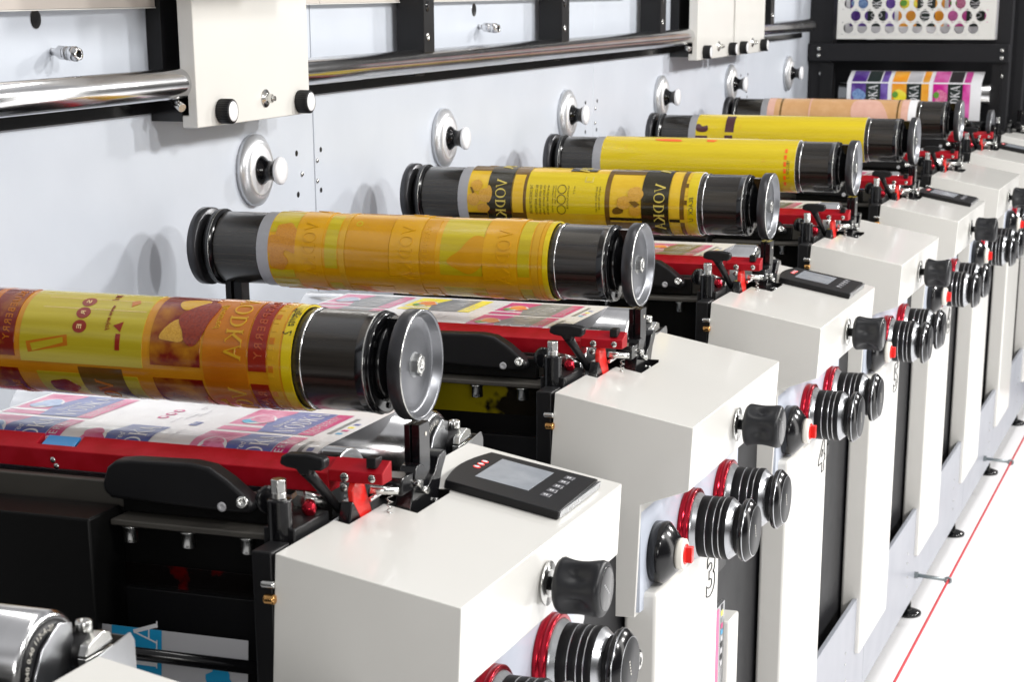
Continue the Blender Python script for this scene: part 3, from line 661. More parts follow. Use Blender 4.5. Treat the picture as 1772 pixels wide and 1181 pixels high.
# ------------------------------------------------------------------ impression drums and chrome rollers
DY, DZ, DR = 1.300, 1.3545, .0645
def drum(i, label):
    e = 0 if i == 1 else .024
    org = Vector((-1.38, i + DY, DZ))
    b = MB().lathe((-1.74, i + DY, DZ), (1, 0, 0), [(0, DR - .003), (.003, DR - .0008), (.662 + e, DR - .0008), (.6635 + e, DR - .0022), (.664 + e, DR - .010), (.6645 + e, .0005)], M['drum'], 96, ms=[M['drum'], M['drum'], M['steel'], M['alu'], M['alu']])
    return tag(b.build('impression_drum', org=org, loc=org), label, 'roller', 'ground steel drums under the film')
def chrome_roller(i, label):
    org = Vector((-1.38, i + 1.552, 1.3593))
    t = thing('chrome_roller', label, 'roller', org, 'chrome rollers with black lettered rings')
    y, z = i + 1.552, 1.3593
    MB().lathe((-1.74, y, z), (1, 0, 0), [(0, .057), (.003, .0595), (.680, .0595), (.682, .057), (.684, .056), (.6845, .050), (.6848, .040)], M['chrome'], 96, ms=[M['chrome']] * 4 + [M['chrome'], M['chrome']]).build('roller_body', t, org)
    MB().lathe((-1.0556, y, z), (1, 0, 0), [(0, .0515), (.0015, .0515), (.0018, .036)], M['black'], 64).build('black_ring', t, org)
    g = MB()
    sh, L = text('040 0.40 112-A-20', .0062, 0, 1.1)
    for q in sh:
        vs = []
        for x, yy in q:
            a = PI * .98 - (x / .043); rr = .0405 + yy
            vs.append(g.bm.verts.new((-1.0534, y + rr * math.cos(a), z + rr * math.sin(a))))
        g.bm.faces.new(vs)
    g._faces(0, M['ivory']); g.build('ring_lettering', t, org)
    MB().prism([(y - .036, z - .03), (y - .036, z + .002), (y - .020, z + .028), (y + .012, z + .046), (y + .034, z + .040), (y + .036, z - .03)], 'x', -1.0532, -1.0492, M['alu']).build('end_plate', t, org, .001)
    return t
DL = ['', 'steel drum end showing under the nearest film, its flat end face left of the post', 'steel drum under the second film with bright end beside the post', 'steel drum under the third film, olive banded', 'steel drum under the fourth film', 'steel drum under the fifth film', 'steel drum under the sixth film']
for i in range(1, 7): drum(i, DL[i])
RLb = ['chrome roller with lettered black ring cut by the bottom left corner', 'chrome roller behind the nearest disc and post, right of the film edge', 'chrome roller end beside the second post, right of the grey banded film', 'chrome roller end beside the third post, right of the olive banded film', 'chrome roller end beside the fourth post, right of the black banded film', 'chrome roller under the fifth cylinder', 'chrome roller under the brown sixth cylinder']
for i in range(0, 7): chrome_roller(i, RLb[i])

# ------------------------------------------------------------------ printed film over each drum
def web_map(i):
    def f(u, v, off):
        r = DR + off
        if v > 1.552: a = (v - 1.552) / .0600; return (u, i + 1.552 + (.0600 + off) * math.sin(a), DZ + DR - .0600 + (.0600 + off) * math.cos(a))
        if v >= DY: return (u, i + v, DZ + r)
        a = min((DY - v) / DR, PI * .95); return (u, i + DY - r * math.sin(a), DZ + r * math.cos(a))
    return f
W0, W1 = -1.652, -1.109
V0, V1 = DY - .115, 1.62
LP = .150
def front_label(b, f, x0, v0, c):
    """front label: picture, coloured band with VODKA, flavour banner.  x0 left edge, v0 near edge"""
    h = LP - .014; st = .006
    emit(b, rect(x0, x0 + .062, v0, v0 + h), c['pic'], f, .0003, st)
    emit(b, rect(x0, x0 + .060, v0 + h * .86, v0 + h), c.get('pic2', c['pic']), f, .0004, st)
    emit(b, rect(x0, x0 + .061, v0 + .022, v0 + .034), Q['white'], f, .0005, st)
    emit(b, [[(x0 + .062 - .012 * math.sin(PI * j / 10) ** 2, v0 + h * j / 10) for j in range(11)] + [(x0 + .122, v0 + h), (x0 + .122, v0)]], c['band'], f, .0006, st)
    fr = c['fruit']
    emit(b, blob(x0 + .0325, v0 + .0705, .0215, .0305, 24, .06, 3, .4), Q['white'], f, .0008, st)
    for (du, dv, ru, rv, m) in fr: emit(b, blob(x0 + du, v0 + dv, ru, rv, 20, .07, 4), m, f, .0010 + du * .002, st)
    sh, L = vodka(.028); k = min(1., .124 / L); sh = [[(x * k, y) for x, y in q] for q in sh]
    emit(b, place(sh, x0 + .112, v0 + .006), Q['white'], f, .0009, st)
    sh, L = text('flavoured', .011, .35); emit(b, place(sh, x0 + .079, v0 + .030), c.get('script', Q['white']), f, .0009, st)
    emit(b, rect(x0 + .1235, x0 + .147, v0, v0 + h), c['banner'], f, .0006, st)
    sh, L = text(c['name'], .0125, 0, 1.25); k = min(1, .112 / L); sh = [[(x * k, y) for x, y in q] for q in sh]
    emit(b, place(sh, x0 + .1385, v0 + .010), Q['white'], f, .0008, st)
    sh, L = text('700 ML', .0048); emit(b, place(sh, x0 + .1455, v0 + .012), Q['white'], f, .0008, st)
def back_label(b, f, x0, v0, c):
    for j in range(3):
        emit(b, blob(x0 + .083, v0 + .042 + j * .023, .0085, .0085, 22), c.get('circ', Q['magenta']), f, .0004, .006); emit(b, blob(x0 + .083, v0 + .042 + j * .023, .0045, .0045, 14, .2, 5), Q['white'], f, .0006, .006)
    for k, (du, dv, tx, hh) in enumerate(((.112, .012, 'please recycle', .0045), (.122, .034, 'drink responsibly', .0045), (.130, .062, 'glass bottle 700', .0045), (.110, .105, 'nutrition', .004), (.116, .105, 'facts', .004), (.020, .030, '· · · ·', .010))):
        sh, L = text(tx, hh); emit(b, place(sh, x0 + du, v0 + dv), Q['ltext'], f, .0005, .006)
    emit(b, rect(x0 + .142, x0 + .155, v0 + .006, v0 + .030), Q['navy'], f, .0005, .006); sh, L = text('R', .010); emit(b, place(sh, x0 + .1525, v0 + .014), Q['white'], f, .0007)
def berries(m, leaf, m2=None):
    m2 = m2 or m
    return [(.022, .058, .011, .013, leaf), (.032, .083, .014, .016, m), (.042, .066, .013, .015, m2), (.028, .070, .010, .012, m)]
def make_web(i, label, c):
    org = Vector((-1.38, i + 1.45, DZ + DR)); f = web_map(i)
    b = MB(); b.keep = True
    emit(b, rect(W0, W1, V0, V1), Q['white'], f, 0., .006)
    for k in (-1, 0, 1):
        v = c['v0'] + k * LP
        if v < V0 + .002 or v + LP > V1 + .03: continue
        if v + LP > V1: continue
        front_label(b, f, -1.645, v, c['a'])
        if c.get('back') is not None and k in c['back']: back_label(b, f, -1.488, v, c['a'])
        else: front_label(b, f, -1.483, v, c['b'])
        front_label(b, f, -1.298, v, c['c'])
        for j, m in enumerate((Q['cyan'], Q['magenta'], Q['yellow'], Q['navy'])): emit(b, rect(-1.128, -1.119, v + .02 + j * .020, v + .030 + j * .020), m, f, .0004)
        emit(b, rect(-1.140, -1.133, v + .02, v + .12), Q['grey'], f, .0004, .006)
    o = b.build('printed_film', org=org, loc=org)
    return tag(o, label, 'printed film', 'printed film on each unit')
navy = dict(pic=Q['pink'], band=Q['navy'], banner=Q['magenta'], name='RASPBERRY', fruit=berries(Q['berryr'], Q['sky']), circ=Q['magenta'])
blue = dict(pic=Q['pink'], band=Q['navy'], banner=Q['pink'], name='BLUEBERRY', fruit=berries(Q['berryb'], Q['berryb']), circ=Q['magenta'])
peachn = dict(pic=Q['white'], band=Q['navy'], banner=Q['white'], name='PEACH', fruit=berries(Q['pink'], Q['magenta']), circ=Q['magenta'])
make_web(1, 'nearest printed film with navy VODKA bands, blueberry and raspberry labels', dict(v0=1.349, a=blue, b=peachn, c=navy, back=(0,)))
g2a = dict(pic=Q['pink'], band=Q['grey'], banner=Q['pink'], name='BLUEBERRY', fruit=berries(Q['lav'], Q['lav']))
g2b = dict(pic=Q['yellow'], band=Q['grey'], banner=Q['yellow'], name='PEACH', fruit=berries(Q['peach'], Q['leaf']), circ=Q['navy'])
g2c = dict(pic=Q['magenta'], band=Q['grey'], banner=Q['magenta'], name='RASPBERRY', fruit=berries(Q['peach'], Q['leaf']))
make_web(2, 'printed film with grey VODKA bands and yellow peach label under the second cylinder', dict(v0=1.402, a=g2a, b=g2b, c=g2c, back=(-1,)))
g3c = dict(pic=Q['pink'], band=Q['olive'], banner=Q['magenta'], name='RASPBERRY', fruit=berries(Q['peach'], Q['leaf']))
g3b = dict(pic=Q['yellow'], band=Q['olive'], banner=Q['yellow'], name='PEACH', fruit=berries(Q['peach'], Q['leaf']), circ=Q['navy'])
make_web(3, 'printed film with olive VODKA bands under the third cylinder', dict(v0=1.370, a=g3c, b=g3b, c=g3c))
g4c = dict(pic=Q['pink'], band=Q['bottle'], banner=Q['magenta'], name='RASPBERRY', fruit=berries(Q['peach'], Q['leaf']))
make_web(4, 'printed film with black VODKA bands under the fourth cylinder', dict(v0=1.360, a=g4c, b=g4c, c=g4c))
make_web(5, 'sliver of pink printed film under the fifth cylinder', dict(v0=1.360, a=g4c, b=g4c, c=g4c))

# lower film seen in the dark gap in front of the nearest red bar
def flat_map(o, ex, ey):
    n = -ex.cross(ey).normalized()
    return lambda u, v, off: tuple(o + ex * u + ey * v + n * off)
b = MB(); b.keep = True
o0 = Vector((-1.66, 2.035, 1.232)); f = flat_map(o0, Vector((1, 0, 0)), Vector((0, -.12, -.99)).normalized())
def pl(sh, u, v): return [[(u + x, v + y) for x, y in q] for q in sh]
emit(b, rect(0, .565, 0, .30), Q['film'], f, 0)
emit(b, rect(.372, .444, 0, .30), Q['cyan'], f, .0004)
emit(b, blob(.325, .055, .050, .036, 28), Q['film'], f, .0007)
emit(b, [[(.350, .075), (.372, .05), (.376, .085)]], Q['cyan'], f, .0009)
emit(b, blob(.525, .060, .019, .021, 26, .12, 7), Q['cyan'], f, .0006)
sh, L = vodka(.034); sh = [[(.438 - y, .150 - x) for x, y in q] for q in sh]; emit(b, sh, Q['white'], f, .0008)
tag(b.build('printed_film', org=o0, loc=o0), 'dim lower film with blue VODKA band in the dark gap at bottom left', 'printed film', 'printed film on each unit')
tag(MB().cyl((-1.72, 2.015, 1.205), (-1.066, 2.015, 1.205), .0085, M['gloss'], 24).build('guide_bar', org=(-1.4, 2.015, 1.205), loc=(-1.4, 2.015, 1.205)), 'thin black bar across the dim lower film at bottom left', 'bar')

# ================================================================== PRINT CYLINDERS
YA, ZA = 1.299, 1.5365
PR = .0692
def cyl_map(u, v, off):
    a = v; r = PR + off
    return (u, -r * math.sin(a), r * math.cos(a))
D_ = lambda d: R(d)
def crect(b, x0, x1, t0, t1, m, off, thick=0.): emit(b, rect(x0, x1, D_(t0), D_(t1)), m, cyl_map, off, R(5), thick)
def chaikin(p, n=2):
    for _ in range(n):
        q = []
        for i in range(len(p)):
            a, c = p[i], p[(i + 1) % len(p)]; q += [(a[0] * .75 + c[0] * .25, a[1] * .75 + c[1] * .25), (a[0] * .25 + c[0] * .75, a[1] * .25 + c[1] * .75)]
        p = q
    return p
def cpoly(b, pts, m, off, thick=0., sm=True):
    if sm and len(pts) > 4: pts = chaikin(pts)
    emit(b, [[(x, D_(t)) for x, t in pts]], m, cyl_map, off, R(4), thick)
def cblob(b, x, t, rx, rt_, m, off, thick=0., amp=.08, k=5, ph=0): emit(b, [[(p, q) for p, q in blob(x, D_(t), rx, D_(rt_), 28, amp, k, ph)[0]]], m, cyl_map, off, R(4), thick)
def ctext(b, sh, L, x, t0, t1, m, off, thick=0.):
    k = D_(t1 - t0) / L; emit(b, [[(x - y * -1 if False else x + 0 - y, D_(t0) + a * k) for a, y in q] for q in sh], m, cyl_map, off, R(6), thick)
def cring(b, x, t, r, wd, m, off): emit(b, [[(p, D_(t) + q / PR) for p, q in s] for s in ringsh(x, 0, r, wd, 22)], m, cyl_map, off, R(6))
VH = .024
def cvodka(b, x, t0, m, off, thick=.0006, span=None):
    sh, L = vodka(VH); k = (D_(span) / L) if span else 1 / PR
    emit(b, [[(x - y + VH / 2, D_(t0) + a * k) for a, y in q] for q in sh], m, cyl_map, off, R(6), thick)
def full(b, x0, x1, m, off): crect(b, x0, x1, -180, 180, m, off)
def make_cylinder(i, label, art, tape=True):
    org = Vector((-1.40, i + YA, ZA)); t = thing('print_cylinder', label, 'print cylinder', org, 'print cylinders with mounted plates')
    def B(name, mb, parent=t, bev=0): return mb.build(name, parent, Vector((-1.40, 0, 0)), bev)
    q = 72
    b = MB().lathe((-1.777, 0, 0), (1, 0, 0), [(0, .064), (.002, .0655), (.745, .0655), (.746, .066)], M['sleeve'], 96)
    sl = B('sleeve', b)
    B('seam_ring', MB().lathe((-1.1105, 0, 0), (1, 0, 0), [(0, .0655), (.0004, .0668), (.0016, .0668), (.002, .0655)], M['chrome'], 96, caps=False), sl)
    B('end_band', MB().lathe((-1.0335, 0, 0), (1, 0, 0), [(0, .0657), (.0003, .0660), (.0100, .0660), (.0105, .0668), (.0125, .0672), (.0132, .0655), (.0165, .0645), (.0175, .0655), (.0190, .0655), (.0198, .062), (.0200, .0005)], M['gloss'], 96, ms=[M['gloss']] * 3 + [M['steel']] + [M['gloss']] * 6), sl)
    B('tape_band', MB().lathe((-1.686, 0, 0), (1, 0, 0), [(0, .0655), (.0004, .0672), (.558, .0672), (.5585, .0655)], M['tape'], 96, caps=False), sl)
    # right end: hub with recess, disc with dished face and bolt
    hub = MB().lathe((-1.0135, 0, 0), (1, 0, 0), [(0, .050), (.008, .050), (.009, .040), (.024, .036), (.027, .030)], M['gloss'], 48)
    for a in (25, 145, 265):
        v = Vector((0, math.cos(R(a)), math.sin(R(a)))) * .055
        hub.cyl(Vector((-1.0135, 0, 0)) + v, Vector((-1.0115, 0, 0)) + v, .004, M['black'], 14)
    hub.box((-1.010, -.012, .034), (-.990, .012, .060), M['gloss'])
    B('hub', hub)
    ed = B('end_disc', MB().lathe((-.9868, 0, 0), (1, 0, 0), [(0, .030), (0, .0700), (.0016, .0716), (.0190, .0716), (.0202, .0706), (.0202, .0682), (.0190, .0665), (.0095, .0625), (.0080, .0590), (.0080, .0420), (.0086, .0405), (.0086, .0005)], M['discrim'], 128,
            ms=[M['discrim'], M['discrim'], M['discrim'], M['steel'], M['discface']] + [M['discface']] * 6))
    bo = MB().hexa((-.9784, 0, 0), (-.9690, 0, 0), .0145, M['steel']); bo.lathe((-.9690, 0, 0), (1, 0, 0), [(0, .0125), (.0012, .0105), (.0014, .004), (.0006, .0035), (.0006, .0003)], M['steel'], 32)
    bo.lathe((-.9784, 0, 0), (1, 0, 0), [(0, .0165), (.0008, .0165)], M['alu'], 32)
    B('centre_bolt', bo, ed)
    # left end: disc, gap, knurled ring gear
    ld = MB().lathe((-1.8285, 0, 0), (1, 0, 0), [(0, .069), (.002, .0716), (.018, .0716), (.020, .0695), (.0202, .040)], M['discrim'], 96)
    B('wall_side_disc', ld)
    B('neck', MB().cyl((-1.812, 0, 0), (-1.776, 0, 0), .050, M['gloss'], 48))
    B('gear_ring', MB().lathe((-1.7945, 0, 0), (1, 0, 0), [(0, .060), (.0005, .0685), (.0100, .0695), (.0112, .0695), (.0120, .067), (.0165, .0655)], M['gloss'], 240, rfun=lambda a, d: 1 + (.010 * (math.cos(80 * a + d * 400) > 0) if d < .0113 else 0), ms=[M['gloss'], M['gloss'], M['steel'], M['gloss'], M['gloss']]))
    pb = MB(); pb.keep = True
    art(pb)
    o = B('printing_plate', pb); o.data.set_sharp_from_angle(angle=R(32))
    return t
def edges(b, m, side=.0655):
    """the thin side walls of the plate"""
    for x in (-1.6615, -1.1215):
        ring = [cyl_map(x, R(5 * k), .0) for k in range(72)]; r2 = [(x, p[1] * .965, p[2] * .965) for p in ring]
        A = [b.bm.verts.new(p) for p in ring]; C_ = [b.bm.verts.new(p) for p in r2]; mi = b.mi(m)
        for k in range(72):
            g = b.bm.faces.new((A[k], A[(k + 1) % 72], C_[(k + 1) % 72], C_[k])); g.material_index = mi
def art1(b):
    full(b, -1.6615, -1.1215, P['tan1'], 0); edges(b, P['yel'])
    for k in (-1, 0, 1):
        a = 112 + 120 * k; s, e = a, a + 105
        if k == -1: s, e = -8, 97
        # lane 1: deep red label
        crect(b, -1.6615, -1.534, s, e, P['fruit'], .0010, .0012)
        crect(b, -1.585, -1.575, s - 15, e, P['orange'], .0012, .0006)
        sh, L = text('BLUEBERRY', .011, 0, 1.2); ctext(b, sh, L, -1.541, s + 18, s + 88, P['orange'], .0015, .0004)
        cvodka(b, -1.615, s + 12, P['orange'], .0016)
        # lane 2: lime window
        if k == -1:
            crect(b, -1.525, -1.338, s, e + 5, P['lime2'], .0006, .0006)
            for j, t_ in enumerate((26, 43, 60)): cblob(b, -1.435, t_, .0105, 7.5, P['dred2'], .0012, .0006, 0); sh, L = text('SRE'[j], .007); ctext(b, sh, L, -1.432, t_ - 3, t_ + 3, P['glint'], .0016, .0003)
            sh, L = text('www.enjoy', .007); ctext(b, sh, L, -1.391, 30, 63, P['dred2'], .0012, .0004)
            cpoly(b, [(-1.384, 57), (-1.370, 52), (-1.372, 64)], P['dred2'], .0012, .0005); crect(b, -1.378, -1.371, 66, 84, P['dred2'], .0012, .0005)
            cpoly(b, [(-1.372, 22), (-1.362, 18), (-1.358, 24), (-1.368, 31)], P['orange'], .0012, .0005)
            sh, L = text('70 cl', .010); ctext(b, sh, L, -1.395, 6, 20, P['dred2'], .0012, .0005)
            cpoly(b, [(-1.515, 80), (-1.452, 70), (-1.450, 82), (-1.512, 92)], P['orange'], .0008)
            cpoly(b, [(-1.508, 82), (-1.458, 73), (-1.457, 79), (-1.505, 90)], P['lime2'], .0010)
            for t_ in (20, 37): crect(b, -1.500, -1.342, t_, t_ + .8, P['glint'], .0009)
        else:
            crect(b, -1.505, -1.438, s + 2, e, P['lime2'], .0006, .0006); crect(b, -1.371, -1.350, s + 2, e, P['lime2'], .0006, .0006)
            crect(b, -1.438, -1.371, s - 7, e, P['brn'], .0009, .0006); cvodka(b, -1.405, s + 8, P['orange'], .0014)
            cblob(b, -1.470, s + 24, .022, 12, P['dred'], .0012, .0006)
        # lane 3
        crect(b, -1.3255, -1.252, s, e, P['fruit'], .0010, .0012)
        crect(b, -1.1815, -1.156, s, e, P['dred2'], .0012, .0012)
        crect(b, -1.2475, -1.1835, s - 15, e, P['orange'], .0013, .0010)
        cpoly(b, [(-1.252, s + 22), (-1.262, s + 40), (-1.252, s + 60)], P['orange'], .0013)
        if k == -1:
            cpoly(b, [(-1.256, 8), (-1.300, 12), (-1.300, 24), (-1.285, 34), (-1.262, 22)], P['tan'], .0015, .0006)
            cpoly(b, [(-1.290, 40), (-1.318, 68), (-1.300, 70), (-1.276, 72), (-1.274, 55)], P['berryy'], .0018, .0008)
            cpoly(b, [(-1.256, 15), (-1.240, 17), (-1.2375, 30), (-1.244, 45), (-1.249, 60), (-1.256, 72), (-1.266, 76), (-1.276, 70), (-1.280, 58), (-1.288, 50), (-1.291, 40), (-1.280, 31), (-1.266, 22)], P['berryd'], .0024, .0012)
        cvodka(b, -1.204, s + 6, P['tan'], .0021, .0010, 88)
        sh, L = text('RASPBERRY', .0115, 0, 1.3); ctext(b, sh, L, -1.162, s + 8, s + 92, P['dred3'], .0018, .0005)
        sh, L = text('flavoured', .010, .3); ctext(b, sh, L, -1.228, s + 26, s + 62, P['tan'], .0019, .0005)
    crect(b, -1.1535, -1.1375, -180, 180, P['tan'], .0008, .0006)
    for j in range(36): crect(b, -1.1525, -1.1455, j * 10 - 180, j * 10 - 177 + (4 if j % 3 == 0 else 0), P['orange'] if j % 3 == 0 else P['tan'], .0013, .0006)
    full(b, -1.1345, -1.1215, P['yel'], .0006)
    sh, L = text('Magenta  2.', .012, .3); ctext(b, [[(a, y + .001 * math.sin(a * 900)) for a, y in q] for q in sh], L, -1.1245, 14, 56, P['pen'], .0011)
def art2(b):
    full(b, -1.6615, -1.1215, P['amber'], 0); edges(b, P['yel'])
    for k in (-1, 0, 1):
        s = -8 + 120 * (k + 1) + 4
        crect(b, -1.6595, -1.608, s + 15, s + 60, P['lime'], .0006, .0005)
        for x, t_, rx, rt_ in ((-1.628, 57, .020, 13), (-1.612, 74, .021, 17), (-1.642, 80, .020, 18), (-1.640, 104, .018, 14)): cblob(b, x, s + t_, rx, rt_, P['berryo'], .0012 + abs(x + 1.6) * .004, .0008)
        crect(b, -1.6595, -1.612, s + 118, s + 132, P['lime'], .0006, .0005)
        crect(b, -1.606, -1.552, s, s + 119.5, P['amber'], .0014, .0010)
        crect(b, -1.547, -1.523, s + 20, s + 112, P['lime'], .0005, .0006)
        crect(b, -1.519, -1.508, s, s + 119.5, P['tan'], .0012, .0008)
        crect(b, -1.506, -1.421, s + 22, s + 112, P['amber2'], .0012, .0008)
        crect(b, -1.420, -1.362, s, s + 119.5, P['amber'], .0016, .0009)
        crect(b, -1.360, -1.332, s + 22, s + 112, P['amber2'], .0012, .0008)
        cring(b, -1.487, s + 40, .0065, .0022, P['lime'], .0017)
        crect(b, -1.322, -1.2425, s + 16, s + 114, P['lime'], .0006, .0008)
        cpoly(b, [(-1.260, s + 52), (-1.238, s + 56), (-1.233, s + 74), (-1.240, s + 96), (-1.256, s + 108), (-1.270, s + 112), (-1.290, s + 104), (-1.310, s + 96), (-1.306, s + 88), (-1.285, s + 78), (-1.274, s + 64)], P['amber2'], .0014, .0010)
        crect(b, -1.241, -1.178, s, s + 119.5, P['amber'], .0017, .0011)
        crect(b, -1.176, -1.1545, s + 14, s + 112, P['lime'], .0006, .0008)
        for x in (-1.578, -1.388, -1.203): cvodka(b, x, s + 40, P['amber'], .0026, .0010, 86)
        sh, L = text('RASPBERRY', .011, 0, 1.3); ctext(b, sh, L, -1.345, s + 40, s + 105, P['amber'], .0016, .0005)
    crect(b, -1.1505, -1.139, -180, 180, P['tan'], .0011, .0008)
    full(b, -1.1375, -1.1315, P['amber'], .0008); full(b, -1.1305, -1.1215, P['yel'], .0004)
def art3(b):
    full(b, -1.6615, -1.1215, P['yel2'], 0); edges(b, P['paper'] if 'paper' in P else M['paper'])
    for k in (-1, 0, 1):
        g = -3 + 120 * (k + 1)          # black rule between labels
        s = g + 3.5; e = g + 117
        crect(b, -1.6605, -1.6135, g - 3, g + 3, P['yblk'], .0010)
        crect(b, -1.6605, -1.613, s, s + 26, P['brn'], .0009)
        crect(b, -1.6125, -1.5545, s - 7, s + 113, P['yblk'], .0014, .0006)
        cpoly(b, [(-1.6135, s + 58), (-1.603, s + 66), (-1.600, s + 78), (-1.604, s + 90), (-1.6135, s + 96)], P['berryy'], .0020, .0006)
        for x, t_, rx, rt_ in ((-1.640, 62, .014, 11), (-1.618, 80, .0155, 13), (-1.645, 88, .0145, 12), (-1.622, 104, .0150, 9)): cblob(b, x, s + t_, rx, rt_, P['berryy'], .0016 + abs(x + 1.6) * .005, .0006, .03)
        cpoly(b, [(-1.655, s + 66), (-1.650, s + 66), (-1.643, s + 76), (-1.648, s + 78)], P['brn'], .0022)
        crect(b, -1.5535, -1.519, s - 7, s + 113, P['brn'], .0010)
        crect(b, -1.5515, -1.526, s + 36, e - 3, P['yel2'], .0016, .0008)
        crect(b, -1.5185, -1.333, s + 22, s + 128, P['yel'], .0012, .0006) if k == 0 else crect(b, -1.5185, -1.333, s + 26, e - 4, P['yel'], .0012, .0006)
        crect(b, -1.3325, -1.3215, s - 7, s + 113, P['brn'], .0010); crect(b, -1.322, -1.248, g - 3, g + 3.2, P['yblk'], .0016); crect(b, -1.184, -1.160, g - 3, g + 3.2, P['yblk'], .0016)
        crect(b, -1.321, -1.249, s + 4, s + 26, P['brn'], .0009)
        crect(b, -1.248, -1.1855, s - 7, s + 113, P['yblk'], .0014, .0006)
        for x, t_, rx, rt_ in ((-1.262, 70, .018, 14), (-1.288, 86, .016, 12), (-1.262, 100, .014, 9)): cblob(b, x, s + t_, rx, rt_, P['berryy'], .0020 + abs(x + 1.3) * .005, .0006, .03)
        cpoly(b, [(-1.276, s + 84), (-1.262, s + 82), (-1.250, s + 88), (-1.262, s + 94)], P['brn'], .0026)
        cpoly(b, [(-1.315, s + 98), (-1.300, s + 92), (-1.288, s + 98), (-1.292, s + 106), (-1.314, s + 108)], P['brn'], .0012)
        crect(b, -1.183, -1.160, s + 36, e - 2, P['yel2'], .0014, .0006); crect(b, -1.160, -1.150, s, e, P['brn'], .0010)
        for j in range(5): crect(b, -1.1495, -1.1435, s + 30 + j * 16, s + 38 + j * 16, P['brn'] if j % 2 else P['yel2'], .0012, .0005)
        for x in (-1.580, -1.207): cvodka(b, x, s + 48, P['gold'], .0023, .0006, 90)
        if k == -1: cvodka(b, -1.394, s - 66, P['gold'], .0023, .0006, 90)
        crect(b, -1.426, -1.364, s - 74, s + 20, P['yblk'], .0014, .0005) if k == -1 else None
        for j, (x, wd, tx) in enumerate(((-1.503, .007, 'THE CHOICE OF NATURE'), (-1.491, .006, 'BE COOL AND FRESH'), (-1.482, .006, 'fine spirit blended with'), (-1.473, .006, 'the best summer fruits'), (-1.464, .006, 'serve cold over crushed ice'), (-1.453, .004, 'ingredients: water, alcohol'), (-1.447, .004, 'fruit extract, sugar'), (-1.417, .004, 'NATURAL FLAVOUR'), (-1.403, .004, 'vol 37.5'), (-1.350, .005, 'best before end see'), (-1.343, .005, 'neck of the bottle'))):
            sh, L = text(tx, wd); ctext(b, sh, L, x, s + 58, min(s + 58 + L / PR * 57.3, s + 112), P['yblk'], .0022)
        for j in range(3): cring(b, -1.434, s + 65 + j * 18.5, .0105, .0014, P['yblk'], .0021)
        crect(b, -1.384, -1.364, s + 37, s + 50, P['gold'], .0019, .0004); crect(b, -1.381, -1.367, s + 38, s + 48, P['yel'], .0023)
    full(b, -1.1425, -1.1215, P['yel'], .0006)
    sh, L = text('BLACK  U', .010, .2); ctext(b, sh, L, -1.1295, 72, 118, P['pen'], .0010)
def art4(b):
    full(b, -1.6615, -1.1215, P['yel'], 0); edges(b, M['paper'])
    cpoly(b, [(-1.52, 20), (-1.45, 18), (-1.436, 29), (-1.47, 30), (-1.515, 27)], P['redbit'], .0008); cpoly(b, [(-1.373, 18), (-1.343, 20), (-1.352, 28), (-1.372, 27)], P['redbit'], .0008)
    for j in range(6): crect(b, -1.1515, -1.1445, 46 + j * 15, 46 + j * 15 + 10, P['redbit'], .0008, .0004)
    sh, L = text('YELLOW  2', .008, .2); ctext(b, sh, L, -1.1355, 72, 112, P['pen'], .0010)
    for x, t_ in ((-1.585, 42), (-1.20, 66)): sh, L = text('<<', .014, .4); ctext(b, sh, L, x, t_, t_ + 14, P['yel2'], .0006)
def art5(b):
    full(b, -1.6615, -1.1215, P['yel'], 0); edges(b, M['paper'])
    cpoly(b, [(-1.6615, 52), (-1.650, 52), (-1.642, 60), (-1.632, 58), (-1.624, 55), (-1.619, 75), (-1.6615, 75)], P['plum'], .0008); crect(b, -1.6615, -1.622, 84, 96, P['plum'], .0008)
    crect(b, -1.566, -1.537, 20, 74, P['plum'], .0008); crect(b, -1.566, -1.540, 82, 95, P['plum'], .0008)
    sh, L = text('<<', .014, .4); ctext(b, sh, L, -1.51, 50, 66, P['yel2'], .0006)
def art6(b):
    full(b, -1.6615, -1.1215, P['kraft'], 0); edges(b, M['paper'])
    full(b, -1.6615, -1.635, P['rose'], .0006); crect(b, -1.615, -1.608, -180, 180, P['brn'], .0006)
    for k in range(3):
        s = k * 120; crect(b, -1.508, -1.503, s, s + 110, P['rose'], .0010); crect(b, -1.600, -1.3, s + 112, s + 119, P['rose'], .0008)
        cpoly(b, [(-1.355, s + 10), (-1.27, s + 10), (-1.235, s + 50), (-1.205, s + 110), (-1.355, s + 110)], P['rose'], .0008)
        crect(b, -1.190, -1.184, s, s + 119, P['brn'], .0009)
    full(b, -1.175, -1.150, P['rose'], .0008); full(b, -1.1495, -1.1215, M['paper'], .0009)
make_cylinder(1, 'nearest print cylinder, amber and deep red plate with berry relief, pen note Magenta 2', art1)
make_cylinder(2, 'second print cylinder, plain amber plate with raised VODKA letters', art2)
make_cylinder(3, 'third print cylinder, yellow plate with black VODKA bands and fruit', art3)
make_cylinder(4, 'fourth print cylinder, plain bright yellow plate with small orange marks', art4)
make_cylinder(5, 'fifth print cylinder, yellow plate with two dark plum patches', art5)
make_cylinder(6, 'sixth print cylinder, brown and rose plate', art6)
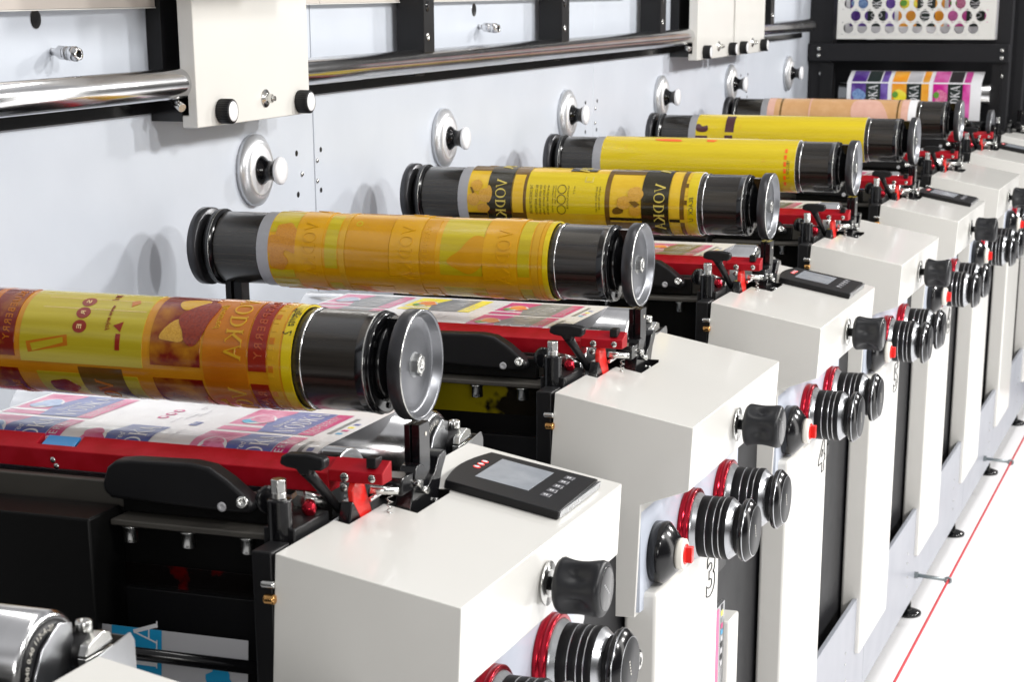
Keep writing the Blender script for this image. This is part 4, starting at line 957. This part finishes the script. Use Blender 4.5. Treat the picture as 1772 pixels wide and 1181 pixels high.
# empty mandrel at unit 7
org = Vector((-1.3, 7 + YA, 1.448))
t = thing('bare_roller', 'bare grey roller with end disc and no plate, farthest of the row', 'roller', org)
y, z = 7 + YA, 1.448
MB().lathe((-1.30, y, z), (1, 0, 0), [(0, .035), (.002, .038), (.22, .038), (.222, .034)], M['sleeve'], 48).build('roller_body', t, org)
MB().lathe((-.995, y, z), (1, 0, 0), [(0, .068), (.018, .0716), (.0190, .0706), (.0190, .0640), (.0080, .0560), (.0080, .0005)], M['discrim'], 64, ms=[M['discrim'], M['alu'], M['alu'], M['discface'], M['discface']]).build('end_disc', t, org)
MB().cyl((-1.08, y, z), (-.99, y, z), .025, M['gloss'], 24).build('hub', t, org)

# ================================================================== END FRAME
YE = 9.18
org = Vector((-1.48, YE, .1))
t = thing('end_frame', 'black steel frame across the far end of the line', 'frame', org)
MB().box((-1.925, YE, 1.672), (-1.030, YE + .03, 1.748), M['dark']).build('cross_beam', t, org, .002)
MB().box((-1.925, YE + .031, .1), (-1.82, YE + .12, 2.6), M['dark']).build('post', t, org)
MB().box((-1.09, YE + .031, .1), (-1.03, YE + .12, 2.6), M['dark']).build('post', t, org)
MB().box((-1.02, YE + .20, .1), (-.985, YE + .30, 2.6), M['dark']).build('post', t, org)
MB().box((-1.925, YE + .55, .1), (-.6, YE + .58, 2.6), M['dark']).build('rear_sheet', t, org)
for x, z in ((-1.877, 1.725), (-1.06, 1.722), (-1.877, 1.695), (-1.06, 1.690), (-1.87, 1.615), (-1.06, 1.612)):
    MB().lathe((x, YE - .0005 if z > 1.65 else YE + .03, z), (0, -1, 0), [(0, .0085), (.004, .0085), (.005, .006), (.0052, .0005)], M['steel'], 16).build('frame_bolt', t, org)
MB().box((-1.87, YE + .02, 1.50), (-1.81, YE + .03, 1.66), M['black']).build('bearing_plate', t, org)
MB().box((-1.10, YE + .02, 1.45), (-1.06, YE + .03, 1.66), M['black']).build('bearing_plate', t, org)
# perforated cover
b = MB(); x0, x1, z0, z1 = -1.795, -1.110, 1.772, 2.05
pz, hr = .0535, .0228
# honeycomb of cells, each a square plate with a round hole
rows = 5
holes = []
b.box((x0 - .003, YE - .002, z0 - .004), (x0 + .018, YE + .004, z1), M['cream']); b.box((x1 - .020, YE - .002, z0 - .004), (x1 + .014, YE + .004, z1), M['cream'])
def cell(cx, cz, w2, h2):
    n = 24; out = []
    for k in range(n):
        a = 2 * PI * (k + .5) / n; c, s = math.cos(a), math.sin(a); q = min(w2 / abs(c) if abs(c) > 1e-6 else 9, h2 / abs(s) if abs(s) > 1e-6 else 9); out.append((cx + c * q, cz + s * q))
    A = [b.bm.verts.new((x, YE - .002, z)) for x, z in out]; H = [b.bm.verts.new((cx + hr * math.cos(2 * PI * (k + .5) / n), YE - .002, cz + hr * math.sin(2 * PI * (k + .5) / n))) for k in range(n)]
    H2 = [b.bm.verts.new((v.co.x, YE + .003, v.co.z)) for v in H]; m_ = b.mi(M['cream'])
    for k in range(n):
        g = b.bm.faces.new((A[k], A[(k + 1) % n], H[(k + 1) % n], H[k])); g.material_index = m_
        g = b.bm.faces.new((H[k], H[(k + 1) % n], H2[(k + 1) % n], H2[k])); g.material_index = m_
xa, xb = x0 + .018, x1 - .020; ncol = 10; pw = (xb - xa) / (ncol + .5)
for r_ in range(rows):
    cz = z0 + .043 + pz * r_
    off = 0 if r_ % 2 == 0 else pw / 2
    if off: b.box((xa, YE - .002, cz - pz / 2), (xa + off, YE + .003, cz + pz / 2), M['cream'])
    else: b.box((xb - pw / 2, YE - .002, cz - pz / 2), (xb, YE + .003, cz + pz / 2), M['cream'])
    for k in range(ncol): cell(xa + off + pw * (k + .5), cz, pw / 2, pz / 2)
b.box((xa, YE - .002, z0 - .004), (xb, YE + .003, z0 + .043 - pz / 2), M['cream'])
pc = b.build('perforated_cover', org=(-1.45, YE, z0), loc=(-1.45, YE, z0)); tag(pc, 'white perforated cover plate with rows of round holes on the end frame', 'cover plate')
# films of the end unit
NF = .11
def end_film(name, label, ytop, z_top, zb, yb, x0, x1, ytilt):
    b = MB(); b.keep = True
    o0 = Vector((x0, ytop, z_top)); f = flat_map(o0, Vector((1, 0, 0)), Vector((0, 0, -1))); g = flat_map(o0, Vector((1, 0, 0)), Vector((0, -.9, -.35)).normalized())
    Wd = x1 - x0; H = z_top - zb
    def ff(u, v, off):
        n = NF
        if v < n: d = Vector((0, -.90, -.42)); return tuple(o0 + Vector((u, 0, 0)) + d * v + Vector((0, -.42, .90)) * off)
        q = o0 + Vector((0, -.90, -.42)) * n; return tuple(q + Vector((u, -off, -(v - n))))
    emit(b, rect(0, Wd, 0, H), Q['white'], ff, 0, NF)
    lane = [(Q['purple'], Q['berryb'], Q['berryb']), (Q['orangep'], Q['yellow'], Q['leaf']), (Q['fuchsia'], Q['berryr'], Q['leaf'])]
    n = 3; lw = Wd / n
    for k, (bgm, fr, lf) in enumerate(lane):
        u = .020 + k * (Wd - .05) / n; ww = (Wd - .05) / n - .018
        for r_ in range(6):
            v = NF + .004 + r_ * .165
            if v + .15 > H: break
            emit(b, rect(u, u + ww, v, v + .15), bgm, ff, .001); emit(b, rect(u + ww * .40, u + ww * .80, v, v + .15), Q['bottle'], ff, .002)
            emit(b, blob(u + ww * .22, v + .055, ww * .17, .030, 18, .1, 3), fr, ff, .003); emit(b, blob(u + ww * .10, v + .048, ww * .08, .014, 12), lf, ff, .004)
            sh, L = vodka(ww * .24); kk = .135 / L
            emit(b, [[(u + ww * .72 - y, v + .142 - x * kk) for x, y in q] for q in sh], Q['white'], ff, .003)
        emit(b, rect(u, u + ww * .4, .004, NF - .004), bgm, ff, .001); emit(b, rect(u + ww * .42, u + ww * .78, .004, NF - .004), Q['bottle'] if k != 1 else Q['film'], ff, .001); emit(b, rect(u + ww * .82, u + ww, .004, NF - .004), bgm, ff, .001)
    o = b.build(name, org=o0, loc=o0); return tag(o, label, 'printed film', 'finished printed film at the line end')
end_film('printed_film', 'finished film with purple, orange and pink fruit labels below the black beam', YE + .07, 1.627, 1.30, 0, -1.735, -1.135, 0)
o = end_film('printed_film', 'finished film seen through the round holes of the white perforated cover', YE + .30, 2.35, 1.70, 0, -1.80, -1.08, 0)
b = MB().cyl((-1.775, YE + .022, 1.532), (-1.10, YE + .022, 1.532), .045, M['chrome'], 40)
tag(b.build('guide_roller', org=(-1.45, YE + .022, 1.532), loc=(-1.45, YE + .022, 1.532)), 'chrome guide roller under the finished fruit label film', 'roller')
tag(MB().box((-1.70, YE + .22, 1.76), (-1.665, YE + .225, 2.2), M['paper']).build('white_post', org=(-1.68, YE + .22, 1.76), loc=(-1.68, YE + .22, 1.76)), 'narrow white upright behind the perforated cover', 'upright')

# small things by the columns
org = Vector((-.84, 2.75, .93))
t = thing('side_clamp', 'aluminium bracket with black knurled knob beside the foreground ribbed knobs', 'bracket', org)
MB().prism([(2.728, .90), (2.790, .90), (2.790, 1.020), (2.782, 1.036), (2.738, 1.040), (2.728, 1.030)], 'x', -.848, -.826, M['alu']).build('bracket_body', t, org, .002)
k = MB().lathe((-.8258, 2.770, .998), (1, 0, 0), [(0, .016), (.0015, .0175), (.016, .0175), (.0175, .016)], M['black'], 64, rfun=knurl).build('knurled_knob', t, org)
MB().lathe((-.8080, 2.770, .998), (1, 0, 0), [(0, .0145), (.001, .0135), (.0012, .006), (-.003, .005), (-.003, .0004)], M['steel'], 32, ms=[M['steel'], M['steel'], M['black'], M['black']]).build('socket', k, org)
tag(MB().box((-.900, 2.548, 1.0), (-.868, 2.566, 1.19), M['cream']).build('edge_strip', org=(-.88, 2.557, 1.0), loc=(-.88, 2.557, 1.0), bevel=.002), 'narrow cream upright strip just left of the grey box behind the nearest lobed knob', 'strip')
tag(MB().prism([(2.585, 1.20), (2.585, 1.092), (2.70, 1.060), (2.715, 1.075), (2.715, 1.20)], 'x', -.902, -.880, M['tape']).build('junction_box', org=(-.89, 2.64, 1.06), loc=(-.89, 2.64, 1.06), bevel=.004), 'grey box between the nearest two cream covers, under the lobed knob', 'box')
org = Vector((-.86, 3.53, .45))
b = MB(); b.box((-.885, 3.53, .30), (-.878, 3.60, .845), M['alu'])
for j, m in enumerate((M['black'], Q['yellow'], Q['grey'], Q['magenta'], Q['cyan'], Q['film'], M['black'], Q['film'], M['black'], Q['film'])): b.box((-.8778, 3.572, .832 - j * .013), (-.8772, 3.586, .842 - j * .013), m)
b.box((-.8778, 3.535, .62), (-.8773, 3.555, .84), Q['magenta'])
tag(b.build('colour_strip', org=org, loc=org), 'upright strip with small colour patches beside the column numbered 3', 'colour strip')
tag(MB().box((-.900, 3.60, .25), (-.868, 3.68, .800), M['cream']).build('white_box', org=(-.88, 3.64, .25), loc=(-.88, 3.64, .25), bevel=.004), 'narrow white box behind the colour patch strip', 'box')
